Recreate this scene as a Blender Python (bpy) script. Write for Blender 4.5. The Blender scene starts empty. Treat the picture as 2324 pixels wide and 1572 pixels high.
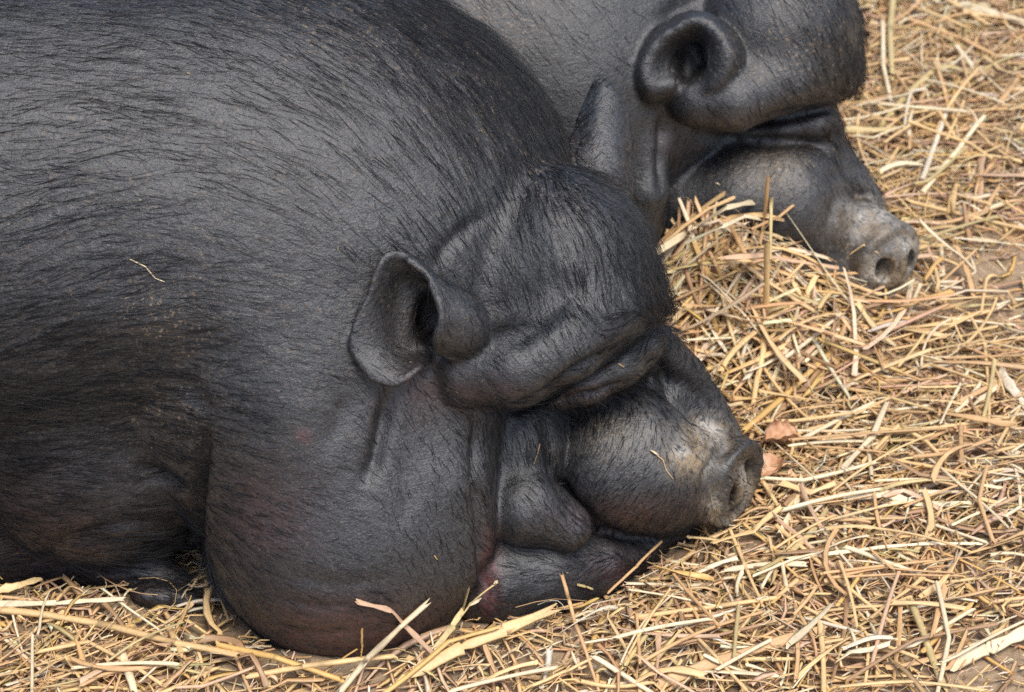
import bpy, math, random
import numpy as np
from mathutils import Vector, Matrix

# ------------------------------------------------------------------ camera, sky, sun, exposure
scene = bpy.context.scene
COL = scene.collection
S = 0.9 / 2324.0              # metres per design unit at the reference distance
W2, H2 = 1162.0, 786.0        # half frame in design units
DREF = 5685.0                 # reference distance (2.2 m)
GOFF = 1291.0                 # extra distance along the optical axis to the ground
PITCH = math.radians(38.0)
CP, SP = math.cos(PITCH), math.sin(PITCH)
CAM = np.array([0.0, -(DREF + GOFF) * CP * S, (DREF + GOFF) * SP * S])
AX_R = np.array([1.0, 0.0, 0.0])
AX_U = np.array([0.0, SP, CP])
AX_B = np.array([0.0, -CP, SP])

cam_data = bpy.data.cameras.new('camera')
cam = bpy.data.objects.new('camera', cam_data)
COL.objects.link(cam)
cam.location = Vector(CAM)
cam.rotation_euler = (math.pi / 2 - PITCH, 0, 0)
cam_data.sensor_width = 36.0
cam_data.lens = 36.0 * DREF / (2 * W2)
cam_data.clip_start = 0.05
cam_data.clip_end = 200.0
cam_data.dof.use_dof = True
cam_data.dof.focus_distance = (DREF + 220) * S
cam_data.dof.aperture_fstop = 7.5
scene.camera = cam

SUN_EL, SUN_AZ = math.radians(68), math.radians(150)   # azimuth measured from +Y clockwise
world = bpy.data.worlds.new('World')
scene.world = world
world.use_nodes = True
wn = world.node_tree
sky = wn.nodes.new('ShaderNodeTexSky')
sky.sky_type = 'NISHITA'
sky.sun_disc = False
sky.sun_elevation = SUN_EL
sky.sun_rotation = SUN_AZ
sky.air_density = 1.0
sky.dust_density = 2.0
sky.ozone_density = 1.5
bg = wn.nodes['Background']
wn.links.new(sky.outputs[0], bg.inputs['Color'])
bg.inputs['Strength'].default_value = 0.085
sd = bpy.data.lights.new('sun', 'SUN')
sun = bpy.data.objects.new('sun', sd)
COL.objects.link(sun)
sd.energy = 1.5
sd.angle = math.radians(28)
sd.color = (1.0, 0.95, 0.87)
sdir = Vector((math.sin(SUN_AZ) * math.cos(SUN_EL), math.cos(SUN_AZ) * math.cos(SUN_EL), math.sin(SUN_EL)))
sun.rotation_euler = sdir.to_track_quat('Z', 'Y').to_euler()
sun.location = sdir * 5
scene.cycles.use_denoising = False
scene.view_settings.view_transform = 'Standard'
scene.view_settings.look = 'None'
scene.view_settings.exposure = 1.2
scene.view_settings.gamma = 1.0
scene.view_settings.use_curve_mapping = False

rng = np.random.default_rng(7)
random.seed(7)

# ------------------------------------------------------------------ coordinate helpers
# design coordinates: (px, py) where a point shows, z towards the camera; all turned into metric points
def cv(p):
    p = np.asarray(p, float)
    f = (DREF - p[..., 2]) / DREF
    return np.stack([(p[..., 0] - W2) * f, (H2 - p[..., 1]) * f, p[..., 2]], -1)
def to_world(q):
    q = np.asarray(q, float)
    return CAM + S * (q[..., 0:1] * AX_R + q[..., 1:2] * AX_U + (q[..., 2:3] - DREF) * AX_B)
def to_view(w):
    d = (np.asarray(w, float) - CAM) / S
    return np.stack([d @ AX_R, d @ AX_U, d @ AX_B + DREF], -1)
def to_pix(q):
    f = DREF / (DREF - q[..., 2])
    return q[..., 0] * f + W2, H2 - q[..., 1] * f
def dirs(v):          # design-space direction (y down) -> view space
    v = np.asarray(v, float) * np.array([1, -1, 1])
    return v / np.linalg.norm(v)

# ------------------------------------------------------------------ signed distance tools
def smin(a, b, k):
    h = np.maximum(k - np.abs(a - b), 0.0) / k
    return np.minimum(a, b) - h * h * k * 0.25
def smax(a, b, k):
    return -smin(-a, -b, k)
def rotz(a):
    c, s = math.cos(a), math.sin(a)
    return np.array([[c, -s, 0], [s, c, 0], [0, 0, 1]])
f32 = lambda a: np.asarray(a, np.float32)
def ell(P, c, r, rot=0.0, yaw=0.0):
    """ellipsoid; rot turns it in the picture plane (degrees, clockwise), yaw about the vertical view axis"""
    c = np.asarray(c, float)
    f = (DREF - c[2]) / DREF
    q = P - f32(cv(c))
    if rot or yaw:
        a, b = math.radians(-rot), math.radians(yaw)
        ry = np.array([[math.cos(b), 0, math.sin(b)], [0, 1, 0], [-math.sin(b), 0, math.cos(b)]])
        q = q @ f32(rotz(a) @ ry)
    r = np.asarray(r, float) * f
    q = q / f32(r)
    k0 = np.sqrt(np.einsum('ij,ij->i', q, q))
    q = q / f32(r)
    k1 = np.sqrt(np.einsum('ij,ij->i', q, q))
    return k0 * (k0 - np.float32(1)) / np.maximum(k1, np.float32(1e-9))
def tube(P, pts):
    """chain of (px, py, z, r) as one tapered limb"""
    pts = np.asarray(pts, float)
    f = (DREF - pts[:, 2]) / DREF
    C = cv(pts[:, :3]); R = pts[:, 3] * f
    best = None
    for i in range(len(C) - 1):
        ab = C[i + 1] - C[i]
        q = P - f32(C[i])
        t = np.clip(q @ f32(ab / (ab @ ab)), 0, 1)
        q -= t[:, None] * f32(ab)
        d = np.sqrt(np.einsum('ij,ij->i', q, q)) - (np.float32(R[i]) + np.float32(R[i + 1] - R[i]) * t)
        best = d if best is None else smin(best, d, 12.0)
    return best
def catmull(A, n):
    """A: (m, ...) -> (n, ...) along axis 0"""
    m = len(A)
    t = np.linspace(0, m - 1 - 1e-6, n)
    i = t.astype(int); u = (t - i).reshape((-1,) + (1,) * (A.ndim - 1))
    g = lambda k: A[np.clip(k, 0, m - 1)]
    p0, p1, p2, p3 = g(i - 1), g(i), g(i + 1), g(i + 2)
    return 0.5 * (2 * p1 + (p2 - p0) * u + (2 * p0 - 5 * p1 + 4 * p2 - p3) * u ** 2 + (3 * p1 - p0 - 3 * p2 + p3) * u ** 3)
class Sheet:
    """a thick curled skin flap given by a control net rows x columns of (px, py, z)"""
    def __init__(self, net, r, n=44, m=44):
        A = cv(np.asarray(net, float))
        A = catmull(A, n)
        A = np.swapaxes(catmull(np.swapaxes(A, 0, 1), m), 0, 1)
        self.pts = A.reshape(-1, 3); self.r = r
        self.lo = self.pts.min(0) - 60; self.hi = self.pts.max(0) + 60
    def __call__(self, P):
        out = np.maximum(np.maximum(self.lo - P, P - self.hi), 0)
        d = np.sqrt((out ** 2).sum(-1)) + 45.0
        ins = np.where(np.all((P > self.lo) & (P < self.hi), 1))[0]
        pt = self.pts.astype(np.float32); pn = (pt * pt).sum(1)
        for s in range(0, len(ins), 20000):
            ii = ins[s:s + 20000]
            q = P[ii].astype(np.float32)
            dd = (q * q).sum(1)[:, None] + pn[None] - 2 * q @ pt.T
            d[ii] = np.sqrt(np.maximum(dd.min(1), 0)) - self.r
        return d
def disc(P, c, n, r, h, rnd):
    """round-edged short cylinder along n"""
    c = np.asarray(c, float); f = (DREF - c[2]) / DREF
    q = P - cv(c)
    a = q @ n
    rad = np.sqrt(np.maximum((q ** 2).sum(-1) - a * a, 0))
    dx = rad - (r - rnd) * f; dy = np.abs(a) - (h - rnd) * f
    return np.minimum(np.maximum(dx, dy), 0) + np.sqrt(np.maximum(dx, 0) ** 2 + np.maximum(dy, 0) ** 2) - rnd * f

def polygonise(fn, lo, hi, h):
    """sparse surface nets"""
    B = 4
    nb = np.ceil((np.asarray(hi, float) - lo) / (h * B)).astype(int)
    lo = np.asarray(lo, float)
    N = nb * B + 1
    cx = [lo[a] + (np.arange(nb[a]) + 0.5) * h * B for a in range(3)]
    G = np.stack(np.meshgrid(*cx, indexing='ij'), -1).reshape(-1, 3)
    G = f32(G)
    dc = np.concatenate([fn(G[s:s + 200000]) for s in range(0, len(G), 200000)])
    act = np.abs(dc) < h * B * 1.3
    vol = np.repeat(np.repeat(np.repeat(dc.reshape(nb), B, 0), B, 1), B, 2)
    vol = np.pad(vol, ((0, 1),) * 3, mode='edge').astype(np.float32)
    ab = np.stack(np.unravel_index(np.where(act)[0], nb), -1)
    off = np.stack(np.meshgrid(*(np.arange(B),) * 3, indexing='ij'), -1).reshape(-1, 3)
    idx = (ab[:, None] * B + off[None]).reshape(-1, 3)
    for s in range(0, len(idx), 200000):
        ii = idx[s:s + 200000]
        vol[ii[:, 0], ii[:, 1], ii[:, 2]] = fn(f32(lo + ii * h))
    neg = vol < 0
    c = np.zeros(np.array(vol.shape) - 1, np.int8)
    for dx in (0, 1):
        for dy in (0, 1):
            for dz in (0, 1):
                c += neg[dx:N[0] - 1 + dx, dy:N[1] - 1 + dy, dz:N[2] - 1 + dz]
    cells = np.stack(np.where((c > 0) & (c < 8)), -1)
    vid = -np.ones(c.shape, np.int32)
    vid[cells[:, 0], cells[:, 1], cells[:, 2]] = np.arange(len(cells))
    acc = np.zeros((len(cells), 3)); cnt = np.zeros(len(cells))
    corners = [(x, y, z) for x in (0, 1) for y in (0, 1) for z in (0, 1)]
    for a in corners:
        for ax in range(3):
            if a[ax]: continue
            b = list(a); b[ax] = 1
            ia = cells + np.array(a); ib = cells + np.array(b)
            va = vol[ia[:, 0], ia[:, 1], ia[:, 2]]; vb = vol[ib[:, 0], ib[:, 1], ib[:, 2]]
            m = (va < 0) != (vb < 0)
            t = va[m] / (va[m] - vb[m])
            p = ia[m].astype(float); p[:, ax] += t
            acc[m] += p; cnt[m] += 1
    V = lo + acc / cnt[:, None] * h
    faces = []
    for ax in range(3):
        o1, o2 = (ax + 1) % 3, (ax + 2) % 3
        sl = [slice(1, n - 1) for n in N]
        sa = list(sl); sb = list(sl); sa[ax] = slice(0, N[ax] - 1); sb[ax] = slice(1, N[ax])
        A = neg[tuple(sa)]; Bn = neg[tuple(sb)]
        e = np.stack(np.where(A != Bn), -1)
        fl = A[e[:, 0], e[:, 1], e[:, 2]]
        e[:, o1] += 1; e[:, o2] += 1
        q = []
        for d1, d2 in ((-1, -1), (0, -1), (0, 0), (-1, 0)):
            k = e.copy(); k[:, o1] += d1; k[:, o2] += d2
            q.append(vid[k[:, 0], k[:, 1], k[:, 2]])
        q = np.stack(q, 1)
        q[~fl] = q[~fl][:, ::-1]
        faces.append(q)
    F = np.concatenate(faces)
    return V, F[(F >= 0).all(1)]

def vert_normals(V, F):
    n = np.cross(V[F[:, 2]] - V[F[:, 0]], V[F[:, 3]] - V[F[:, 1]])
    N = np.zeros_like(V)
    for k in range(4):
        np.add.at(N, F[:, k], n)
    return N / np.maximum(np.linalg.norm(N, axis=1, keepdims=True), 1e-9)
def relax(V, F, it, lam=0.5):
    e = np.concatenate([F[:, [0, 1]], F[:, [1, 2]], F[:, [2, 3]], F[:, [3, 0]]])
    for _ in range(it):
        acc = np.zeros_like(V); cnt = np.zeros(len(V))
        np.add.at(acc, e[:, 0], V[e[:, 1]]); np.add.at(cnt, e[:, 0], 1)
        V = V + lam * (acc / np.maximum(cnt, 1)[:, None] - V)
    return V
def seg_dist(X, Y, pts):
    """distance in the picture to a polyline, with parameter 0..1"""
    pts = np.asarray(pts, float); best = np.full(len(X), 1e9); par = np.zeros(len(X))
    n = len(pts) - 1
    for i in range(n):
        a, b = pts[i], pts[i + 1]; ab = b - a
        t = np.clip(((X - a[0]) * ab[0] + (Y - a[1]) * ab[1]) / (ab @ ab), 0, 1)
        d = np.hypot(X - a[0] - t * ab[0], Y - a[1] - t * ab[1])
        m = d < best
        best[m] = d[m]; par[m] = (i + t[m]) / n
    return best, par
def vnoise(P, seed=0):
    """smooth lattice noise in -1..1, vectorised"""
    i = np.floor(P).astype(np.int64); f = P - i
    f = f * f * (3 - 2 * f)
    def hsh(a):
        x = (a[:, 0] * 374761393 + a[:, 1] * 668265263 + a[:, 2] * 2147483647 + seed * 974634777) & 0x7fffffff
        x = ((x ^ (x >> 13)) * 1274126177) & 0x7fffffff
        x = x ^ (x >> 16)
        return (x & 0xffff) / 32767.5 - 1
    r = 0
    for dx in (0, 1):
        for dy in (0, 1):
            for dz in (0, 1):
                w = (f[:, 0] if dx else 1 - f[:, 0]) * (f[:, 1] if dy else 1 - f[:, 1]) * (f[:, 2] if dz else 1 - f[:, 2])
                r = r + w * hsh(i + np.array([dx, dy, dz]))
    return r

# ------------------------------------------------------------------ materials
def mat(name):
    m = bpy.data.materials.new(name); m.use_nodes = True
    nt = m.node_tree
    return m, nt, nt.nodes['Principled BSDF']
def nd(nt, typ, **kw):
    n = nt.nodes.new(typ)
    for k, v in kw.items():
        setattr(n, k, v)
    return n

def ramp(nt, stops, src, interp='LINEAR'):
    r = nd(nt, 'ShaderNodeValToRGB')
    r.color_ramp.interpolation = interp
    els = r.color_ramp.elements
    while len(els) < len(stops): els.new(0.5)
    for e, (p, c) in zip(els, stops):
        e.position = p; e.color = (c, c, c, 1) if isinstance(c, (int, float)) else (*c, 1)
    nt.links.new(src, r.inputs[0])
    return r.outputs[0]
def noise(nt, co, scale, detail=3, rough=0.6):
    n = nd(nt, 'ShaderNodeTexNoise')
    n.inputs['Scale'].default_value = scale; n.inputs['Detail'].default_value = detail; n.inputs['Roughness'].default_value = rough
    nt.links.new(co, n.inputs['Vector'])
    return n.outputs[0]
def mix(nt, fac, a, b, mode='MIX'):
    n = nd(nt, 'ShaderNodeMix'); n.data_type = 'RGBA'; n.blend_type = mode
    for sock, v in ((n.inputs[0], fac), (n.inputs[6], a), (n.inputs[7], b)):
        if isinstance(v, (int, float)): sock.default_value = v
        elif isinstance(v, tuple): sock.default_value = (*v, 1)
        else: nt.links.new(v, sock)
    return n.outputs[2]
def math_(nt, op, a, b):
    n = nd(nt, 'ShaderNodeMath'); n.operation = op
    for s, v in zip(n.inputs, (a, b)):
        if isinstance(v, (int, float)): s.default_value = v
        else: nt.links.new(v, s)
    return n.outputs[0]

def skin_material():
    m, nt, bs = mat('pig_skin')
    co = nd(nt, 'ShaderNodeTexCoord').outputs['Object']
    at = nd(nt, 'ShaderNodeAttribute'); at.attribute_name = 'pigment_shade'
    sep = nd(nt, 'ShaderNodeSeparateColor'); nt.links.new(at.outputs['Color'], sep.inputs[0])
    red, dust, ochre = sep.outputs[0], sep.outputs[1], sep.outputs[2]
    big = noise(nt, co, 14, 4, 0.6)
    fine = noise(nt, co, 620, 3, 0.75)
    mid = noise(nt, co, 130, 3, 0.65)
    base = mix(nt, ramp(nt, [(0.3, 0.0), (0.7, 1.0)], big), (0.0045, 0.0047, 0.0056), (0.0100, 0.0104, 0.0122))
    base = mix(nt, ramp(nt, [(0.47, 0.0), (0.68, 1.0)], fine), mix(nt, 0.75, base, (0.003, 0.003, 0.0035)), mix(nt, 0.42, base, (0.115, 0.117, 0.128)))
    base = mix(nt, ramp(nt, [(0.54, 0.0), (0.64, 0.14)], noise(nt, co, 340, 2, 0.6)), base, (0.11, 0.108, 0.112))
    base = mix(nt, math_(nt, 'MULTIPLY', red, ramp(nt, [(0.3, 0.25), (0.65, 1.0)], mid)), base, (0.105, 0.026, 0.022))
    base = mix(nt, math_(nt, 'MULTIPLY', at.outputs['Alpha'], 0.75), base, (0.007, 0.0068, 0.0065))  # alpha: darker skin, with shade painted into folds and nostrils
    base = mix(nt, math_(nt, 'MULTIPLY', ochre, ramp(nt, [(0.4, 0.0), (0.65, 0.8)], mid)), base, (0.060, 0.042, 0.026))
    fl = noise(nt, co, 260, 2, 0.5)
    flm = ramp(nt, [(0.6, 0.0), (0.68, 1.0)], fl)
    base = mix(nt, math_(nt, 'MULTIPLY', flm, math_(nt, 'ADD', math_(nt, 'MULTIPLY', ochre, 0.9), 0.08)), base, (0.26, 0.18, 0.11))
    dm = math_(nt, 'MULTIPLY', dust, ramp(nt, [(0.36, 0.1), (0.58, 1.0)], noise(nt, co, 180, 4, 0.75)))
    base = mix(nt, dm, base, mix(nt, ramp(nt, [(0.42, 0.0), (0.6, 1.0)], noise(nt, co, 45, 3, 0.6)), (0.45, 0.40, 0.33), (0.29, 0.21, 0.12)))
    nt.links.new(base, bs.inputs['Base Color'])
    bs.inputs['Roughness'].default_value = 0.47
    bs.inputs['Specular IOR Level'].default_value = 1.0
    nt.links.new(math_(nt, 'ADD', 0.385, math_(nt, 'MULTIPLY', mid, 0.16)), bs.inputs['Roughness'])
    # skin relief: pores plus longer creases
    mp = nd(nt, 'ShaderNodeMapping'); mp.inputs['Scale'].default_value = (0.5, 1.0, 1.6); nt.links.new(co, mp.inputs['Vector'])
    wr = noise(nt, mp.outputs[0], 230, 4, 0.7)
    hgt = math_(nt, 'ADD', math_(nt, 'MULTIPLY', fine, 0.55), math_(nt, 'ADD', math_(nt, 'MULTIPLY', mid, 0.8), math_(nt, 'MULTIPLY', wr, 0.5)))
    bp = nd(nt, 'ShaderNodeBump'); bp.inputs['Strength'].default_value = 0.75; bp.inputs['Distance'].default_value = 0.0016
    nt.links.new(hgt, bp.inputs['Height']); nt.links.new(bp.outputs[0], bs.inputs['Normal'])
    return m
SKIN = skin_material()

def hair_material(name, col, rough):
    m, nt, bs = mat(name)
    bs.inputs['Base Color'].default_value = (*col, 1)
    bs.inputs['Roughness'].default_value = rough
    bs.inputs['Specular IOR Level'].default_value = 0.45
    return m
BRISTLE = hair_material('black_bristle', (0.006, 0.006, 0.007), 0.38)
FUZZ = hair_material('grey_down', (0.05, 0.049, 0.05), 0.5)
FUZZD = hair_material('dark_down', (0.012, 0.011, 0.012), 0.5)

# ------------------------------------------------------------------ mesh helpers
def mesh_obj(name, V, F, m, parent=None, smooth=True, origin=None, cols=None, cname='pigment_shade'):
    me = bpy.data.meshes.new(name)
    V = np.asarray(V, np.float32)
    if origin is not None: V = V - np.asarray(origin, np.float32)
    F = np.asarray(F, np.int32)
    k = F.shape[1]
    me.vertices.add(len(V)); me.vertices.foreach_set('co', V.ravel())
    me.loops.add(F.size); me.loops.foreach_set('vertex_index', F.ravel())
    me.polygons.add(len(F)); me.polygons.foreach_set('loop_start', np.arange(0, F.size, k, dtype=np.int32))
    me.polygons.foreach_set('use_smooth', np.full(len(F), smooth))
    me.update(calc_edges=True)
    if cols is not None:
        a = me.color_attributes.new(cname, 'FLOAT_COLOR', 'POINT')
        c = np.ones((len(V), 4), np.float32); c[:, :cols.shape[1]] = cols
        a.data.foreach_set('color', c.ravel())
    me.materials.append(m)
    o = bpy.data.objects.new(name, me); COL.objects.link(o)
    if parent is not None: o.parent = parent
    elif origin is not None: o.location = Vector(np.asarray(origin, float))
    return o
def tag(o, label=None, cat=None, group=None, kind=None):
    for k, v in (('label', label), ('category', cat), ('group', group), ('kind', kind)):
        if v: o[k] = v
    return o

# ------------------------------------------------------------------ the pigs
EAR_NEAR = [
    [(846, 862, 25), (898, 872, 35), (950, 838, 25), (982, 812, -60), (1035, 820, -40), (995, 796, 25)],
    [(803, 800, 25), (868, 805, 5), (950, 790, -75), (1010, 800, -95), (1090, 788, -15), (988, 766, 68)],
    [(808, 735, 35), (868, 730, 0), (940, 722, -110), (1020, 735, -120), (1104, 735, 0), (1002, 714, 84)],
    [(838, 668, 45), (872, 662, 20), (925, 655, -55), (1000, 672, -70), (1075, 680, 5), (984, 660, 80)],
    [(852, 622, 58), (876, 612, 42), (905, 608, 20), (955, 618, 8), (1005, 640, 20), (968, 622, 66)],
    [(868, 590, 62), (878, 580, 58), (894, 575, 54), (916, 578, 50), (940, 590, 50), (926, 592, 62)]]
EAR_FAR = [
    [(1270, 395, -420), (1340, 415, -396), (1400, 465, -420), (1436, 515, -470)],
    [(1297, 318, -470), (1348, 322, -425), (1402, 350, -430), (1433, 398, -480)],
    [(1320, 256, -505), (1355, 256, -462), (1398, 274, -466), (1429, 305, -505)],
    [(1341, 210, -520), (1364, 206, -492), (1394, 217, -494), (1417, 244, -518)],
    [(1352, 190, -520), (1362, 184, -508), (1376, 188, -508), (1392, 203, -516)]]
DZ = -150
EAR_2 = [[(bx, by, bz + DZ + 38) for bx, by, bz in row] for row in [
    [(1530, 208, -965), (1530, 206, -940), (1526, 190, -915), (1530, 172, -940)],
    [(1478, 226, -985), (1472, 226, -940), (1482, 197, -905), (1516, 172, -935)],
    [(1446, 175, -985), (1442, 172, -940), (1466, 160, -900), (1518, 135, -955)],
    [(1470, 105, -985), (1463, 106, -940), (1488, 108, -895), (1535, 108, -960)],
    [(1522, 56, -975), (1515, 54, -930), (1528, 68, -880), (1560, 92, -945)],
    [(1574, 34, -970), (1572, 29, -920), (1578, 46, -868), (1585, 90, -940)],
    [(1636, 62, -970), (1638, 58, -920), (1627, 74, -862), (1604, 105, -915)],
    [(1676, 122, -985), (1681, 120, -935), (1655, 126, -862), (1612, 136, -900)],
    [(1662, 180, -990), (1668, 184, -945), (1640, 177, -880), (1604, 168, -915)],
    [(1612, 212, -990), (1613, 219, -955), (1606, 202, -905), (1590, 184, -940)],
    [(1580, 196, -985), (1577, 200, -965), (1576, 192, -945), (1576, 182, -955)]]]
sheet_near, sheet_far, sheet_2 = Sheet(EAR_NEAR, 8.5, 60, 60), Sheet(EAR_FAR, 7), Sheet(EAR_2, 11, 60, 36)

def hdir(phi, tilt=0.0):
    """horizontal direction: 0 = to the right, 90 = towards the viewer; in view space"""
    a = math.radians(phi)
    v = np.array([math.cos(a), -SP * math.sin(a), CP * math.sin(a)])
    u = np.array([0, CP, SP])
    v = v * math.cos(tilt) + u * math.sin(tilt)
    return v / np.linalg.norm(v)
UPV = np.array([0.0, CP, SP])

def near_pig(P, ears=True):
    # trunk, shoulder, jowl
    trunk = ell(P, (60, 470, -500), (1020, 610, 560))
    sh = ell(P, (640, 540, -490), (680, 622, 500))
    jowl = ell(P, (790, 1110, -420), (350, 398, 345))
    jowl = smin(jowl, tube(P, [(960, 900, -235, 92), (1000, 1080, -225, 100), (1000, 1250, -300, 105)]), 70)
    jowl = smin(jowl, ell(P, (680, 860, -440), (270, 320, 400)), 160)
    jowl = smin(jowl, sh, 170)
    arm = ell(P, (215, 1000, -510), (300, 285, 300), 8)
    arm = smin(arm, ell(P, (350, 990, -440), (125, 170, 170)), 60)
    leg = tube(P, [(-60, 1235, -600, 95), (160, 1255, -590, 85), (330, 1292, -555, 60), (395, 1332, -535, 42)])
    low = smin(arm, leg, 22)
    low = smin(low, tube(P, [(-300, 1150, -560, 190), (60, 1180, -580, 130), (300, 1205, -550, 75), (440, 1180, -520, 60)]), 26)
    foot = ell(P, (372, 1352, -500), (78, 32, 62), 6)
    foot = smin(foot, ell(P, (425, 1362, -490), (34, 24, 40)), 8)
    trunk = smin(smin(trunk, low, 110), foot, 8)
    blend = 26 + 150 * np.clip((P[:, 1] + 150) / 200, 0, 1)      # firm fold low down, seamless higher up
    neck = smin(trunk, jowl, blend)
    # head: forehead and heavy brow roll
    head = tube(P, [(1070, 668, -292, 172), (1258, 608, -300, 232)])
    brow = tube(P, [(965, 815, -190, 68), (1065, 838, -115, 86), (1170, 832, -85, 94), (1285, 772, -110, 94), (1385, 705, -190, 86), (1448, 672, -300, 62)])
    head = smin(head, brow, 60)
    # face below the brow
    lid = tube(P, [(1265, 895, -330, 40), (1330, 862, -290, 56), (1400, 825, -310, 58), (1455, 790, -380, 48), (1482, 765, -460, 36)])
    muz = ell(P, (1425, 1040, -560), (195, 160, 175), 18)
    muz = smin(muz, tube(P, [(1395, 1060, -540, 140), (1500, 1075, -590, 128), (1580, 1085, -635, 104), (1630, 1094, -664, 66)]), 50)
    nose = tube(P, [(1400, 930, -590, 80), (1480, 930, -640, 95), (1590, 1005, -680, 68), (1645, 1050, -690, 40)])
    muz = smin(muz, nose, 60)
    bridge = tube(P, [(1478, 790, -560, 58), (1540, 850, -660, 56), (1600, 925, -710, 48), (1655, 1000, -715, 34)])
    muz = smin(muz, bridge, 14)
    side = ell(P, (1165, 1010, -490), (130, 175, 165))
    side = smin(side, tube(P, [(1120, 1080, -440, 72), (1195, 1150, -375, 92), (1285, 1196, -395, 60)]), 30)
    jaw = tube(P, [(1115, 1310, -455, 112), (1220, 1300, -485, 104), (1350, 1278, -565, 76), (1440, 1256, -640, 46), (1500, 1236, -690, 26)])
    lip = tube(P, [(1410, 1210, -600, 34), (1480, 1216, -640, 30), (1560, 1205, -690, 24)])
    face = smin(muz, side, 8)
    face = smin(face, jaw, 9)
    face = smin(face, lip, 12)
    # snout pad
    n = hdir(37)
    c = np.array([1659, 1098, -648.0])
    u = UPV - (UPV @ n) * n; u /= np.linalg.norm(u)
    l = np.cross(n, u)
    if l[2] < 0: l = -l
    f = (DREF - c[2]) / DREF
    cc = cv(c)
    q = P - cc
    qa, qu, ql = q @ n, q @ u, q @ l
    # pad outline: higher in the middle, slightly heart shaped
    rad = np.sqrt((ql / (106 * f)) ** 2 + ((qu - 4) / (110 * f)) ** 2)
    dx = (rad - 1) * 104 * f
    dy = np.abs(qa) - 25 * f
    rn = 9.0
    ax_, ay_ = dx + rn, dy + rn
    pad = np.minimum(np.maximum(ax_, ay_), 0) + np.hypot(np.maximum(ax_, 0), np.maximum(ay_, 0)) - rn
    # dished face
    dish = np.sqrt((ql / (86 * f)) ** 2 + ((qu + 2) / (90 * f)) ** 2 + ((qa - 40 * f) / (38 * f)) ** 2)
    pad = smax(pad, -(dish - 1) * 30, 14)
    face = smin(face, pad, 8)
    for sgn in (1, -1):
        w = np.sqrt(((ql - sgn * 45 * f) / (23 * f)) ** 2 + ((qu - 2) / (42 * f)) ** 2 + ((qa - 14) / (85 * f)) ** 2)
        face = smax(face, -(w - 1) * 21, 8)
    out = smin(face, lid, 6)
    out = smin(out, head, 6)
    out = smin(out, neck, 20 + 26 * np.clip((P[:, 1] - 215) / 130, 0, 1))
    out = smax(out, -ell(P, (985, 718, -60), (42, 66, 110), 20), 16)
    if not ears: return out
    out = smin(out, sheet_near(P), 16)
    out = smin(out, sheet_far(P), 14)
    return out

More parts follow.
